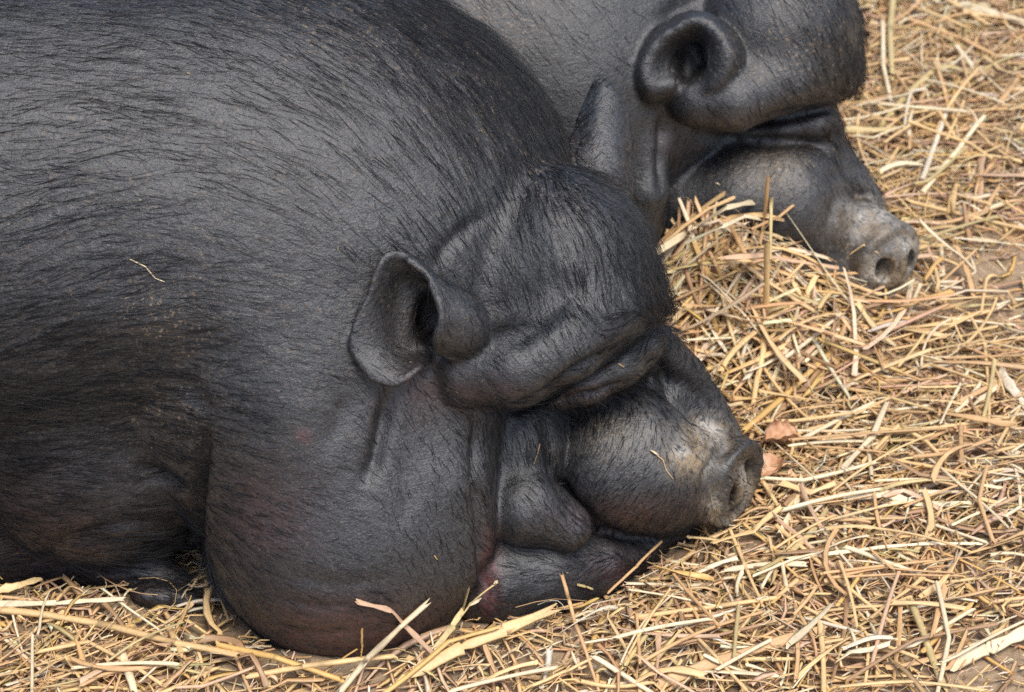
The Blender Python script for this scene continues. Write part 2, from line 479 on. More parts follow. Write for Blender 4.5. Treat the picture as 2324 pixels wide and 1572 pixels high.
def far_pig(P, ears=True):
    D = lambda pts: [(x, y, z + DZ, r_) for x, y, z, r_ in pts]
    body = ell(P, (1050, 130, -1420 + DZ), (760, 470, 470))
    body = smin(body, ell(P, (1300, 200, -1330 + DZ), (200, 400, 350)), 150)
    body = smin(body, ell(P, (500, 100, -1480 + DZ), (700, 430, 430)), 150)
    roll = tube(P, D([(1455, 225, -1035, 50), (1470, 330, -1030, 50), (1464, 430, -1050, 54), (1445, 520, -1130, 60)]))
    body = smin(body, roll, 30)
    head = ell(P, (1745, 80, -1190 + DZ), (212, 195, 260))
    brow = tube(P, D([(1500, 195, -1000, 44), (1585, 220, -960, 70), (1665, 224, -945, 76), (1780, 180, -990, 76), (1880, 165, -1100, 64), (1912, 172, -1200, 48)]))
    head = smin(head, brow, 55)
    lid = tube(P, D([(1690, 312, -1170, 24), (1770, 296, -1150, 30), (1850, 280, -1170, 38), (1880, 290, -1230, 30)]))
    face2 = tube(P, D([(1840, 255, -1220, 62), (1858, 330, -1250, 58)]))
    muz = tube(P, D([(1575, 455, -1250, 112), (1680, 450, -1215, 128), (1780, 455, -1210, 130), (1840, 500, -1245, 114), (1880, 545, -1290, 84)]))
    muz = smin(muz, ell(P, (1760, 398, -1230 + DZ), (150, 78, 110), 8), 40)
    bridge = tube(P, D([(1872, 330, -1255, 48), (1925, 408, -1310, 46), (1975, 478, -1330, 40)]))
    muz = smin(muz, bridge, 14)
    jaw = tube(P, [(1560, 560, -1430, 100), (1750, 570, -1430, 95), (1880, 612, -1420, 66), (1935, 630, -1410, 46)])
    n = hdir(58)
    c = np.array([2014, 588, -1370.0]); f = (DREF - c[2]) / DREF; cc = cv(c)
    u = UPV - (UPV @ n) * n; u /= np.linalg.norm(u)
    l = np.cross(n, u)
    if l[2] < 0: l = -l
    snout = tube(P, [(1932, 532, -1415, 84), (1968, 554, -1410, 86), (2000, 574, -1400, 84)])
    q = P - cc
    qa, qu, ql = q @ n, q @ u, q @ l
    rad = np.sqrt((ql / (88 * f)) ** 2 + ((qu - 4) / (90 * f)) ** 2)
    dx = (rad - 1) * 85 * f; dy = np.abs(qa + 6) - 20 * f; rn = 14.0
    ax_, ay_ = dx + rn, dy + rn
    pad = np.minimum(np.maximum(ax_, ay_), 0) + np.hypot(np.maximum(ax_, 0), np.maximum(ay_, 0)) - rn
    dish = np.sqrt((ql / (70 * f)) ** 2 + ((qu + 5) / (68 * f)) ** 2 + ((qa - 26 * f) / (32 * f)) ** 2)
    pad = smax(pad, -(dish - 1) * 26, 12)
    snout = smin(snout, pad, 10)
    for sgn in (1, -1):
        w = np.sqrt(((ql - sgn * 34 * f) / (19 * f)) ** 2 + ((qu - 2) / (32 * f)) ** 2 + ((qa - 8) / (70 * f)) ** 2)
        snout = smax(snout, -(w - 1) * 18, 8)
    face = smin(muz, jaw, 60)
    face = smin(face, face2, 14)
    face = smin(face, snout, 9)
    out = smin(face, lid, 7)
    out = smin(out, head, 7)
    out = smin(out, body, 8)
    if not ears: return out
    out = smax(out, -ell(P, (1566, 145, -905 + DZ), (32, 48, 80)), 14)
    out = smin(out, sheet_2(P), 12)
    return out

GROOVES_NEAR = [
    ([(975, 625), (1012, 562), (1062, 515), (1130, 472)], 11, 17),  # (polyline, depth, width): skin creases (negative depth = ridge)
    ([(885, 872), (874, 960), (852, 1050), (815, 1110)], 28, 19),
    ([(1445, 856), (1492, 846), (1515, 868), (1500, 905)], -12, 11),
    ([(1450, 880), (1485, 875), (1492, 900)], 9, 9),
    ([(640, 1300), (760, 1330), (900, 1310)], 4, 16), ([(560, 1400), (700, 1440), (860, 1430)], 5, 12), ([(600, 1350), (720, 1380), (820, 1375)], 4, 10),
    ([(905, 1000), (930, 1120), (900, 1230)], 5, 22),
    ([(800, 880), (770, 960), (720, 1040)], 8, 26),
    ([(470, 960), (452, 1060), (442, 1150), (440, 1250), (455, 1340)], 46, 15),
    ([(300, 1050), (370, 1085), (432, 1118)], 20, 14),
    ([(60, 1290), (150, 1230), (270, 1196), (430, 1170)], 20, 16),
    ([(120, 1270), (190, 1235), (330, 1240), (430, 1255)], 14, 14),
    ([(400, 860), (450, 900), (474, 960)], 10, 22),
    ([(1110, 800), (1180, 765), (1260, 700), (1320, 620)], 14, 28),
    ([(1468, 800), (1518, 875), (1582, 938), (1648, 988)], 40, 17),
    ([(1505, 770), (1572, 850), (1628, 930), (1668, 990)], -14, 18),
    ([(1500, 880), (1555, 930)], 8, 12),
    ([(1078, 925), (1087, 1080), (1100, 1230), (1106, 1420)], 34, 13),
    ([(1075, 1310), (1082, 1420)], 8, 10),
    ([(1125, 1300), (1130, 1410)], 8, 8),
    ([(1680, 985), (1636, 1026), (1608, 1080), (1596, 1150)], 20, 13),
    ([(1600, 965), (1580, 1010), (1590, 1050)], 5, 8),
    ([(1630, 960), (1612, 1000), (1600, 1040)], 6, 8),
    ([(1235, 930), (1245, 1010), (1262, 1085), (1300, 1145), (1345, 1185), (1400, 1215)], 20, 12),
    ([(1350, 1190), (1420, 1222), (1520, 1228), (1605, 1208)], 14, 9),
    ([(1085, 930), (1170, 930), (1240, 898), (1300, 850), (1390, 800), (1470, 748)], 26, 12),
    ([(1262, 908), (1350, 896), (1435, 866)], 18, 9),
    ([(1300, 1350), (1400, 1310), (1470, 1275)], 6, 10),
    ([(388, 1335), (396, 1355), (392, 1380)], 8, 6), ([(330, 1335), (345, 1350), (340, 1378)], 6, 6),
]
GROOVES_FAR = [
    ([(1490, 60), (1540, 20), (1620, -10)], 14, 22),
    ([(1506, 250), (1506, 330), (1500, 460)], 26, 14),
    ([(1560, 300), (1650, 318), (1740, 322), (1860, 322)], 18, 14),
    ([(1700, 280), (1800, 262), (1915, 240)], 14, 12),
    ([(1893, 440), (1884, 520), (1892, 610)], 16, 12),
    ([(1905, 432), (1940, 445), (1978, 440)], 12, 10),
    ([(1935, 455), (1915, 500), (1925, 540)], 7, 9),
    ([(1830, 385), (1880, 400), (1925, 390)], 8, 14),
]
def splat(X, Y, spots):
    r = np.zeros(len(X))
    for x, y, rx, ry, a in spots:
        r = np.maximum(r, a * np.exp(-((X - x) / rx) ** 2 - ((Y - y) / ry) ** 2))
    return r
PIG_NEAR_RED = [(1112, 1330, 24, 110, 1.2), (1420, 1300, 100, 45, .45), (800, 1450, 300, 80, .7), (80, 1220, 330, 130, .4), (1080, 895, 140, 40, .28), (600, 1180, 110, 110, .4), (1330, 890, 110, 25, .3), (1430, 1170, 150, 40, .4), (960, 880, 60, 60, .4), (690, 990, 22, 18, .6), (940, 740, 50, 50, .3)]
PIG_NEAR_DUST = [(1602, 985, 54, 36, 1.4), (1570, 1040, 56, 40, 1.3), (1640, 1005, 30, 24, .7), (1692, 1115, 22, 60, 1.1), (1618, 1165, 24, 45, 1.0), (1665, 1180, 30, 25, .8), (1500, 985, 90, 60, .22), (1400, 1000, 130, 60, .2)]
PIG_NEAR_OCHRE = [(380, 720, 130, 110, .8), (1130, 180, 170, 160, 1.0), (850, 60, 300, 90, .7), (380, 930, 130, 90, .8), (1230, 330, 80, 100, .9), (1280, 440, 80, 60, .5), (1690, 1120, 60, 90, .9), (1330, 960, 120, 60, .5), (200, 500, 900, 500, .25)]
PIG_FAR_RED = [(1780, 290, 110, 30, .3), (1535, 330, 40, 50, .3), (1560, 120, 25, 25, .3)]
PIG_FAR_DUST = [(1985, 500, 85, 60, .9), (2010, 630, 75, 55, 1.2), (1960, 640, 50, 40, .9), (2060, 560, 40, 60, .9), (1760, 390, 60, 50, .3), (1640, 300, 70, 40, .15)]
PIG_FAR_OCHRE = [(1750, 380, 130, 80, .7), (1800, 100, 200, 150, .5), (1100, 60, 150, 80, .8), (1950, 560, 80, 80, .6)]

def build_pig(name, fn, lo, hi, h, grooves, red, dust, ochre, dark, base_pix, amp):
    V, F = polygonise(fn, lo, hi, h)
    V = relax(V, F, 2, 0.5)
    N = vert_normals(V, F)
    X, Y = to_pix(V)
    disp = np.zeros(len(V))
    front = np.clip((N[:, 2] + 0.15) / 0.3, 0, 1)
    for pts, dep, wid in grooves:
        d, t = seg_dist(X, Y, pts)
        fade = np.clip(np.minimum(t, 1 - t) * 3.2, 0.08, 1)
        disp -= dep * fade * np.exp(-(d / wid) ** 2) * front
    disp += amp * (vnoise(V / 120.0, 3) * 2.2 + vnoise(V / 48.0, 4) * 1.1 + vnoise(V / 21.0, 5) * 0.5)
    V = V + N * disp[:, None]
    V = relax(V, F, 1, 0.35)
    N = vert_normals(V, F)
    X, Y = to_pix(V)
    cols = np.stack([splat(X, Y, red), splat(X, Y, dust), splat(X, Y, ochre), splat(X, Y, dark)], 1)
    Wd = to_world(V)
    origin = np.array([*to_world(cv(np.array(base_pix)))[:2], 0.0])
    root = bpy.data.objects.new(name, None); COL.objects.link(root); root.location = Vector(origin)
    root.empty_display_size = 0.1
    F = F[Wd[F][:, :, 2].max(1) > -0.03]             # nothing is kept of what lies sunk in the soil
    used = np.unique(F); remap = np.full(len(V), -1); remap[used] = np.arange(len(used))
    V, N, Wd, cols, F = V[used], N[used], Wd[used], cols[used], remap[F]
    body = mesh_obj('body', Wd, F, SKIN, root, origin=origin, cols=cols)
    return root, origin, V, F, N

bbn = [(-1000, 1600, -1110), (1790, -170, 330)]
near_root, near_o, NV, NF, NN = build_pig('pig', near_pig, (-2380, -850, -1120), (760, 1060, 300), 6.9, GROOVES_NEAR, PIG_NEAR_RED, PIG_NEAR_DUST, PIG_NEAR_OCHRE, [(950, 730, 130, 130, 1.0), (1450, 900, 90, 60, .6), (1240, 1000, 40, 120, .7), (1680, 1018, 45, 22, .9), (1656, 1122, 12, 40, 1.2), (1712, 1078, 14, 40, 1.2), (250, 1180, 300, 120, .5), (1170, 960, 90, 60, .4)], (700, 1100, -450), 1.0)  # dark list: ear and pad-rim tone, plus shade painted into creases, nostrils, low flank
tag(near_root, 'black pig asleep in the foreground with folded brow and wrinkled jowl', 'pig', 'pigs asleep on the straw')
far_root, far_o, FV, FF, FN = build_pig('pig', far_pig, (-1500, -350, -2120), (1250, 1480, -760), 8.5, GROOVES_FAR, PIG_FAR_RED, PIG_FAR_DUST, PIG_FAR_OCHRE, [(1560, 130, 120, 100, .8), (1830, 120, 180, 180, .9), (1800, 300, 140, 40, .9), (1560, 380, 90, 110, .7), (1900, 560, 50, 110, .6), (1700, 430, 200, 130, .8), (1200, 80, 400, 320, .9)], (1500, 450, -1350), 1.0)  # dark list: darker skin overall, plus shade painted under brow and into snout crease
tag(far_root, 'black pig lying behind the foreground pig with dusty snout on the straw heap', 'pig', 'pigs asleep on the straw')
MASK = np.zeros((420, 320), bool)                      # where a pig shows, 8-unit cells
for vv in (NV, FV):
    x, y = to_pix(vv)
    i, j = ((x + 200) / 8).astype(int), ((y + 200) / 8).astype(int)
    k = (i >= 0) & (i < 420) & (j >= 0) & (j < 320)
    MASK[i[k], j[k]] = True
def masked(q):
    x, y = to_pix(q)
    return MASK[np.clip(((x + 200) / 8).astype(int), 0, 419), np.clip(((y + 200) / 8).astype(int), 0, 319)]
# ------------------------------------------------------------------ hair
def idw(X, Y, C):
    """C rows: x, y, values...; inverse distance weighting"""
    C = np.asarray(C, float)
    w = 1.0 / (((X[:, None] - C[:, 0]) ** 2 + (Y[:, None] - C[:, 1]) ** 2) + 400.0) ** 1.6
    w /= w.sum(1, keepdims=True)
    return w @ C[:, 2:]
def sample_roots(V, F, N, weight, n, seed):
    r = np.random.default_rng(seed)
    A, B, C_, D_ = (V[F[:, k]] for k in range(4))
    area = 0.5 * np.linalg.norm(np.cross(C_ - A, D_ - B), axis=1)
    w = area * weight
    cs = np.cumsum(w); cs /= cs[-1]
    f = np.searchsorted(cs, r.random(n))
    u, v = r.random(n)[:, None], r.random(n)[:, None]
    p = (A[f] * (1 - u) + B[f] * u) * (1 - v) + (D_[f] * (1 - u) + C_[f] * u) * v
    nn = N[F[f]].mean(1)
    return p, nn / np.linalg.norm(nn, axis=1, keepdims=True)
def strands(name, P, Nn, T, L, lift, rad, m, parent, origin, seed, curl=0.11, K=4):
    r = np.random.default_rng(seed)
    n = len(P)
    T = T - (T * Nn).sum(1, keepdims=True) * Nn
    T /= np.maximum(np.linalg.norm(T, axis=1, keepdims=True), 1e-6)
    Bn = np.cross(Nn, T)
    ang = r.normal(0, 0.13, n)[:, None]
    T2 = T * np.cos(ang) + Bn * np.sin(ang)
    Bn = np.cross(Nn, T2)
    s = np.linspace(0, 1, K)[None, :, None]
    L = L[:, None, None]; lift = lift[:, None, None]
    cu = r.normal(0, curl, n)[:, None, None]; wv = r.normal(0, curl * 0.12, n)[:, None, None]
    C = P[:, None] + L * (s * T2[:, None] + Nn[:, None] * lift * (s - 0.72 * s ** 2) + Bn[:, None] * (cu * s ** 2 + wv * np.sin(s * 5.0)))
    tg = np.gradient(C, axis=1); tg /= np.maximum(np.linalg.norm(tg, axis=2, keepdims=True), 1e-9)
    e1 = np.cross(tg, Nn[:, None] + 0.01); e1 /= np.maximum(np.linalg.norm(e1, axis=2, keepdims=True), 1e-9)
    e2 = np.cross(tg, e1)
    R = rad[:, None, None] * (1 - 0.6 * s)
    ring = [C + R * (math.cos(a) * e1 + math.sin(a) * e2) for a in (0, 2.094, 4.189)]
    Vv = np.stack(ring, 2).reshape(-1, 3)
    base = (np.arange(n) * K * 3)[:, None]
    q = []
    for k in range(K - 1):
        for j in range(3):
            a, b = k * 3 + j, k * 3 + (j + 1) % 3
            q.append([a, b, b + 3, a + 3])
    Fq = (base[:, :, None] + np.array(q)[None]).reshape(-1, 4)
    o = mesh_obj(name, to_world(Vv), Fq, m, parent, origin=origin)
    o['kind'] = 'stuff'
    return o

#  x, y, dir x, dir y, density, length, lift
NEAR_FLOW = np.array([
    (-300, 300, 1, -.1, 10, 110, .16), (0, 100, 1, .05, 12, 110, .16), (100, 300, 1, -.1, 11, 110, .16), (50, 550, 1, -.3, 14, 115, .18),
    (300, 200, 1, .05, 12, 105, .16), (350, 420, 1, .05, 11, 105, .14), (600, 120, .9, .45, 15, 95, .16), (600, 300, .9, .4, 12, 90, .14),
    (560, 520, 1, .25, 7, 80, .12), (800, 60, .75, .65, 26, 85, .2), (800, 250, .7, .7, 13, 85, .16), (760, 480, .85, .5, 4, 70, .12),
    (950, 60, .6, .8, 60, 85, .26), (1050, 150, .5, .85, 70, 85, .28), (1150, 200, .4, .9, 80, 80, .28), (1230, 290, .25, .97, 80, 75, .26),
    (1000, 260, .5, .85, 34, 80, .18), (1130, 330, .3, .95, 55, 75, .2), (950, 400, .7, .7, 8, 70, .12), (1100, 430, .35, .9, 28, 65, .2), (1250, 400, .15, 1, 70, 60, .25),
    (100, 800, 1, -.3, 34, 130, .2), (250, 700, 1, -.2, 22, 120, .18), (60, 1000, .95, -.25, 40, 130, .22), (250, 900, 1, -.12, 34, 120, .2), (400, 860, 1, -.05, 24, 95, .18),
    (200, 1080, 1, .0, 40, 110, .2), (420, 1000, 1, -.15, 34, 90, .2), (430, 1150, 1, -.1, 60, 80, .3), (300, 1200, 1, .1, 45, 80, .2), (100, 1200, .9, -.3, 40, 90, .2), (430, 1290, .9, .2, 60, 65, .35),
    (500, 1050, 1, .05, 26, 60, .2), (520, 1200, 1, .15, 22, 55, .2), (520, 1380, .9, .5, 26, 50, .2), (600, 850, 1, .1, 9, 70, .14), (560, 700, 1, .12, 12, 80, .14),
    (700, 700, 1, .15, 3, 50, .1), (720, 1000, 1, .2, 3.5, 40, .12), (760, 1250, 1, .25, 5, 30, .13), (760, 1420, 1, .2, 9, 34, .16), (950, 1100, .3, .95, 8, 22, .14), (980, 1350, .5, .8, 8, 24, .15), (620, 1100, 1, .15, 9, 45, .15), (900, 930, .4, .9, 8, 24, .14),
    (1130, 560, .55, .85, 32, 60, .2), (1080, 680, .55, .8, 28, 55, .18), (1250, 500, .35, .95, 55, 62, .24), (1250, 650, .25, 1, 60, 62, .22), (1350, 480, .4, .9, 85, 65, .28),
    (1420, 560, .3, .95, 100, 62, .3), (1380, 650, 0, 1, 80, 55, .25), (1460, 640, .3, .9, 90, 50, .4), (1480, 690, .8, .1, 110, 45, .9), (1180, 780, .55, .85, 34, 58, .2), (1100, 850, .8, .5, 30, 50, .2), (1300, 770, .4, .9, 45, 52, .22), (1400, 740, .8, -.3, 60, 50, .3),
    (1030, 870, .9, .3, 26, 40, .2), (1200, 900, .8, -.1, 50, 42, .35), (1350, 840, .8, -.45, 55, 38, .28), (1450, 800, .7, -.6, 65, 34, .3), (1490, 870, .3, .9, 80, 30, .3),
    (1540, 830, -.6, .5, 70, 26, .3), (1600, 920, -.7, .4, 60, 22, .3), (1350, 940, .2, .9, 65, 30, .25), (1450, 960, -.3, .9, 60, 24, .22), (1350, 1050, -.6, .7, 55, 20, .2), (1470, 1070, -.7, .5, 45, 18, .2),
    (1400, 1160, -.6, .6, 45, 22, .25), (1520, 1180, -.5, .8, 50, 26, .35), (1590, 1030, .5, .5, 3, 18, .4), (1600, 985, .5, .5, 3, 18, .4), (1560, 1045, .5, .5, 5, 18, .4), (1635, 1010, .5, .5, 3, 18, .4), (1240, 1000, .1, 1, 85, 40, .3), (1150, 980, .2, 1, 42, 30, .2), (1180, 1120, .6, .7, 30, 22, .2), (1280, 1200, .6, .5, 28, 22, .2),
    (1200, 1330, .9, -.25, 55, 45, .2), (1350, 1300, .9, -.3, 50, 35, .2), (1450, 1250, .7, .4, 55, 36, .35), (900, 700, .3, -.9, 10, 14, .2), (1050, 740, .4, .8, 14, 18, .2), (970, 720, -.5, .3, 45, 40, .4), (1380, 300, .3, -.9, 5, 10, .2), (1400, 380, .3, -.9, 5, 10, .2), (1680, 1100, .7, .2, 30, 14, .5)], float)
_m = (NEAR_FLOW[:, 0] > 1070) & (NEAR_FLOW[:, 0] < 1450) & (NEAR_FLOW[:, 1] > 450) & (NEAR_FLOW[:, 1] < 800)
NEAR_FLOW[_m, 4] *= .6            # thinner on the forehead
FAR_FLOW = np.array([
    (900, 0, .8, .5, 12, 60, .16), (1100, 80, .7, .7, 14, 55, .16), (1250, 150, .7, .7, 12, 45, .15), (1380, 100, .7, .7, 14, 45, .15), (1560, 120, .3, -.9, 10, 12, .2), (1480, 350, .1, 1, 18, 22, .15),
    (1750, 80, .5, .85, 34, 45, .2), (1900, 60, .4, .9, 70, 45, .3), (1940, 150, .4, .9, 90, 40, .35), (1700, 250, .6, .7, 26, 34, .2), (1880, 230, .7, .3, 70, 36, .35), (1880, 320, .6, .7, 70, 36, .35),
    (1700, 420, -.5, .7, 34, 26, .2), (1600, 420, -.2, 1, 34, 28, .2), (1830, 500, -.7, .4, 30, 20, .2), (1950, 400, .3, .8, 80, 34, .4), (1980, 520, .4, .4, 3, 12, .4), (1940, 490, .4, .4, 4, 12, .4), (2000, 560, .4, .4, 3, 12, .4), (2030, 590, .6, .3, 25, 16, .6), (1900, 620, -.4, .8, 34, 22, .3)], float)

def coat(V, F, N, flow, root, origin, n_long, n_fuzz, scale, seed):
    cen = V[F].mean(1); fn = N[F].mean(1)
    X, Y = to_pix(cen)
    vis = (fn[:, 2] > -0.45) & (X > -520) & (X < 2480) & (Y > -420) & (Y < 1620)
    fl = idw(X, Y, flow)
    p, nn = sample_roots(V, F, N, fl[:, 2] * vis, n_long, seed)
    x, y = to_pix(p)
    a = idw(x, y, flow)
    r = np.random.default_rng(seed + 1)
    T = np.stack([a[:, 0], -a[:, 1], np.zeros(len(p))], 1)
    # clumps: neighbouring hairs lean together
    T[:, :2] += 0.16 * np.stack([vnoise(p / 60.0, 11), vnoise(p / 60.0, 12)], 1)
    L = a[:, 3] * 1.2 * r.uniform(0.45, 1.4, len(p)) * (1 + 0.25 * vnoise(p / 80.0, 13))
    strands('bristles', p, nn, T, L, a[:, 4] * r.uniform(0.3, 1.7, len(p)), r.uniform(0.45, 0.85, len(p)) * scale, BRISTLE, root, origin, seed + 2)
    p, nn = sample_roots(V, F, N, vis * 1.0, n_fuzz, seed + 3)
    x, y = to_pix(p)
    a = idw(x, y, flow)
    T = np.stack([a[:, 0], -a[:, 1], np.zeros(len(p))], 1) + np.random.default_rng(seed + 4).normal(0, 0.5, (len(p), 3))
    k = len(p) // 2
    L = r.uniform(7, 18, len(p))
    strands('grey_down', p[:k], nn[:k], T[:k], L[:k], np.full(k, 0.5), r.uniform(0.25, 0.45, k) * scale, FUZZ, root, origin, seed + 5, K=3)
    strands('dark_down', p[k:], nn[k:], T[k:], L[k:] * 1.3, np.full(len(p) - k, 0.4), r.uniform(0.3, 0.5, len(p) - k) * scale, FUZZD, root, origin, seed + 6, K=3)
coat(NV, NF, NN, NEAR_FLOW, near_root, near_o, 25000, 28000, 1.0, 101)
coat(FV, FF, FN, FAR_FLOW, far_root, far_o, 7000, 7500, 1.1, 201)

# the brow tuft that stands off the forehead's edge
def tuft(V, F, N, pts, n, L0, L1, d, lift, root, origin, seed):
    rr = np.random.default_rng(seed)
    cen = V[F].mean(1); X, Y = to_pix(cen)
    w = np.zeros(len(F))
    for x, y, rad in pts: w = np.maximum(w, np.exp(-((X - x) ** 2 + (Y - y) ** 2) / rad ** 2))
    w *= (N[F].mean(1)[:, 2] > -.5)
    p, nn = sample_roots(V, F, N, w, n, seed)
    T = np.tile(np.array([d]), (n, 1)) + rr.normal(0, .25, (n, 3))
    strands('bristles', p, nn, T, rr.uniform(L0, L1, n), rr.uniform(.5, 1.5, n) * lift, rr.uniform(.4, .7, n), TUFT, root, origin, seed + 1)
TUFT = hair_material('brown_black_bristle', (0.022, 0.012, 0.007), 0.4)
tuft(NV, NF, NN, [(1482, 690, 34), (1470, 650, 30), (1490, 665, 24)], 200, 30, 68, (.8, -.25, .1), .9, near_root, near_o, 411)
tuft(NV, NF, NN, [(960, 20, 40), (1060, 80, 50), (1150, 150, 50), (1220, 240, 45), (1280, 340, 40), (1350, 380, 40)], 1200, 40, 85, (.75, -.6, 0), .35, near_root, near_o, 421)
tuft(NV, NF, NN, [(1600, 880, 40), (1650, 985, 20), (1500, 1230, 60), (1580, 1215, 40)], 260, 18, 40, (.6, -.6, .2), .8, near_root, near_o, 431)
tuft(NV, NF, NN, [(1290, 900, 18), (1340, 893, 18), (1390, 880, 18)], 220, 14, 30, (.3, -.8, .5), .5, near_root, near_o, 451)
tuft(FV, FF, FN, [(1940, 150, 40), (1910, 300, 40), (1975, 430, 30)], 500, 20, 45, (.7, -.5, 0), .7, far_root, far_o, 441)
# chaff, scurf and dust specks caught on the coats
def specks(V, F, N, spots, n, root, origin, seed):
    rr = np.random.default_rng(seed)
    cen = V[F].mean(1); fn = N[F].mean(1)
    X, Y = to_pix(cen)
    w = (splat(X, Y, spots) + 0.03) * (fn[:, 2] > .05)
    p, nn = sample_roots(V, F, N, w, n, seed)
    t = rr.normal(0, 1, (n, 3)); t -= (t * nn).sum(1, keepdims=True) * nn; t /= np.linalg.norm(t, axis=1, keepdims=True)
    b = np.cross(nn, t)
    L = rr.gamma(2.0, 0.9, n)[:, None] + 1.0; w_ = L * rr.uniform(.25, .8, (n, 1))
    o = p + nn * 1.0
    Vv = np.stack([o - t * L - nn * .5, o + b * w_ * .5 + nn * .4, o + t * L, o - b * w_ * .5 + nn * .2], 1).reshape(-1, 3)
    Fq = np.arange(n * 4).reshape(-1, 4)
    pal = np.array([(.42, .29, .15), (.30, .19, .10), (.55, .42, .24), (.22, .16, .11), (.36, .32, .27)])
    c = np.repeat(pal[rr.integers(0, 5, n)] * rr.uniform(.25, .75, (n, 1)), 4, 0)
    ob = mesh_obj('chaff_specks', to_world(Vv), Fq, STRAW, root, origin=origin, cols=c, cname='tone', smooth=False)
    ob['kind'] = 'stuff'
# ------------------------------------------------------------------ ground and straw
def ground_pt(px, py, h=0.0):
    """metric point of the ray through (px, py) at height h above the floor"""
    d = (px - W2) * AX_R + (H2 - py) * AX_U - DREF * AX_B
    t = (h - CAM[2]) / d[2]
    return CAM + t * d
HEAPS = [(1585, 680, .13, .08, .088), (1750, 735, .09, .09, .036), (1480, 620, .09, .06, .03), (1250, 1480, .20, .05, .014), (850, 1540, .20, .04, .010), (250, 1400, .25, .06, .008), (2000, 1150, .2, .15, .012), (2150, 250, .2, .2, .012), (620, 1530, .12, .03, .012), (950, 1500, .10, .03, .014), (1250, 1425, .10, .03, .012), (120, 1375, .2, .03, .009)]
HEAPW = [(ground_pt(a, b)[:2], sx, sy, hh) for a, b, sx, sy, hh in HEAPS]
BARE = [(ground_pt(2230, 660)[:2], .10, .075), (ground_pt(2330, 620)[:2], .08, .08), (ground_pt(2120, 1530)[:2], .07, .045), (ground_pt(2300, 1500)[:2], .06, .05)]
def bed(x, y):
    z = np.zeros_like(x)
    for c, sx, sy, hh in HEAPW:
        z = z + hh * np.exp(-((x - c[0]) / sx) ** 2 - ((y - c[1]) / sy) ** 2)
    return z
def bare(x, y):
    z = np.zeros_like(x)
    for c, sx, sy in BARE:
        z = np.maximum(z, np.exp(-((x - c[0]) / sx) ** 2 - ((y - c[1]) / sy) ** 2))
    return z
def soil_z(x, y):
    P = np.stack([x, y, np.zeros_like(x)], -1).reshape(-1, 3)
    return bed(x, y) - 0.016 + 0.010 * bare(x, y) + (0.004 * vnoise(P * 9, 21) + 0.0022 * vnoise(P * 34, 22) + 0.001 * vnoise(P * 110, 23)).reshape(x.shape)

def soil_material():
    m, nt, bs = mat('soil')
    co = nd(nt, 'ShaderNodeTexCoord').outputs['Object']
    a = ramp(nt, [(.3, (.26, .175, .10)), (.5, (.37, .26, .16)), (.75, (.46, .34, .22))], noise(nt, co, 60, 5, .7))
    sp = ramp(nt, [(.60, 0.0), (.66, 1.0)], noise(nt, co, 420, 2, .5))
    c = mix(nt, sp, a, (.44, .33, .20))
    nt.links.new(c, bs.inputs['Base Color']); bs.inputs['Roughness'].default_value = 0.9
    bp = nd(nt, 'ShaderNodeBump'); bp.inputs['Strength'].default_value = .8; bp.inputs['Distance'].default_value = .003
    nt.links.new(noise(nt, co, 300, 5, .7), bp.inputs['Height']); nt.links.new(bp.outputs[0], bs.inputs['Normal'])
    return m
n1, n2 = 210, 220
gx = np.concatenate([[-60, -12, -3], np.linspace(-0.9, 1.0, n1), [3, 12, 60]])
gy = np.concatenate([[-30, -8, -2], np.linspace(-0.75, 1.25, n2), [3, 12, 90]])
GX, GY = np.meshgrid(gx, gy, indexing='ij')
GZ = soil_z(GX, GY)
ii = np.arange(len(gx) - 1)[:, None] * len(gy) + np.arange(len(gy) - 1)[None]
gf = np.stack([ii, ii + len(gy), ii + len(gy) + 1, ii + 1], -1).reshape(-1, 4)
ground = mesh_obj('ground', np.stack([GX, GY, GZ], -1).reshape(-1, 3), gf, soil_material())
ground['kind'] = 'structure'

def straw_material():
    m, nt, bs = mat('straw')
    at = nd(nt, 'ShaderNodeAttribute'); at.attribute_name = 'tone'
    co = nd(nt, 'ShaderNodeTexCoord').outputs['Object']
    n1_ = noise(nt, co, 350, 3, .6)
    c = mix(nt, ramp(nt, [(.3, 0.0), (.7, 1.0)], n1_), mix(nt, 0.28, at.outputs['Color'], (.20, .11, .05)), at.outputs['Color'])
    nt.links.new(c, bs.inputs['Base Color'])
    bs.inputs['Roughness'].default_value = .42
    bs.inputs['Specular IOR Level'].default_value = .45
    bp = nd(nt, 'ShaderNodeBump'); bp.inputs['Strength'].default_value = .35; bp.inputs['Distance'].default_value = .0006
    nt.links.new(noise(nt, co, 900, 3, .6), bp.inputs['Height']); nt.links.new(bp.outputs[0], bs.inputs['Normal'])
    return m
STRAW = straw_material()
TONES = {'pale': (.79, .535, .25), 'cream': (.83, .68, .44), 'tan': (.66, .405, .19), 'brown': (.42, .25, .13), 'pink': (.66, .43, .27), 'olive': (.57, .44, .20), 'gold': (.72, .45, .15), 'white': (.80, .70, .52)}
TN = list(TONES); TV = np.array([TONES[k] for k in TN])
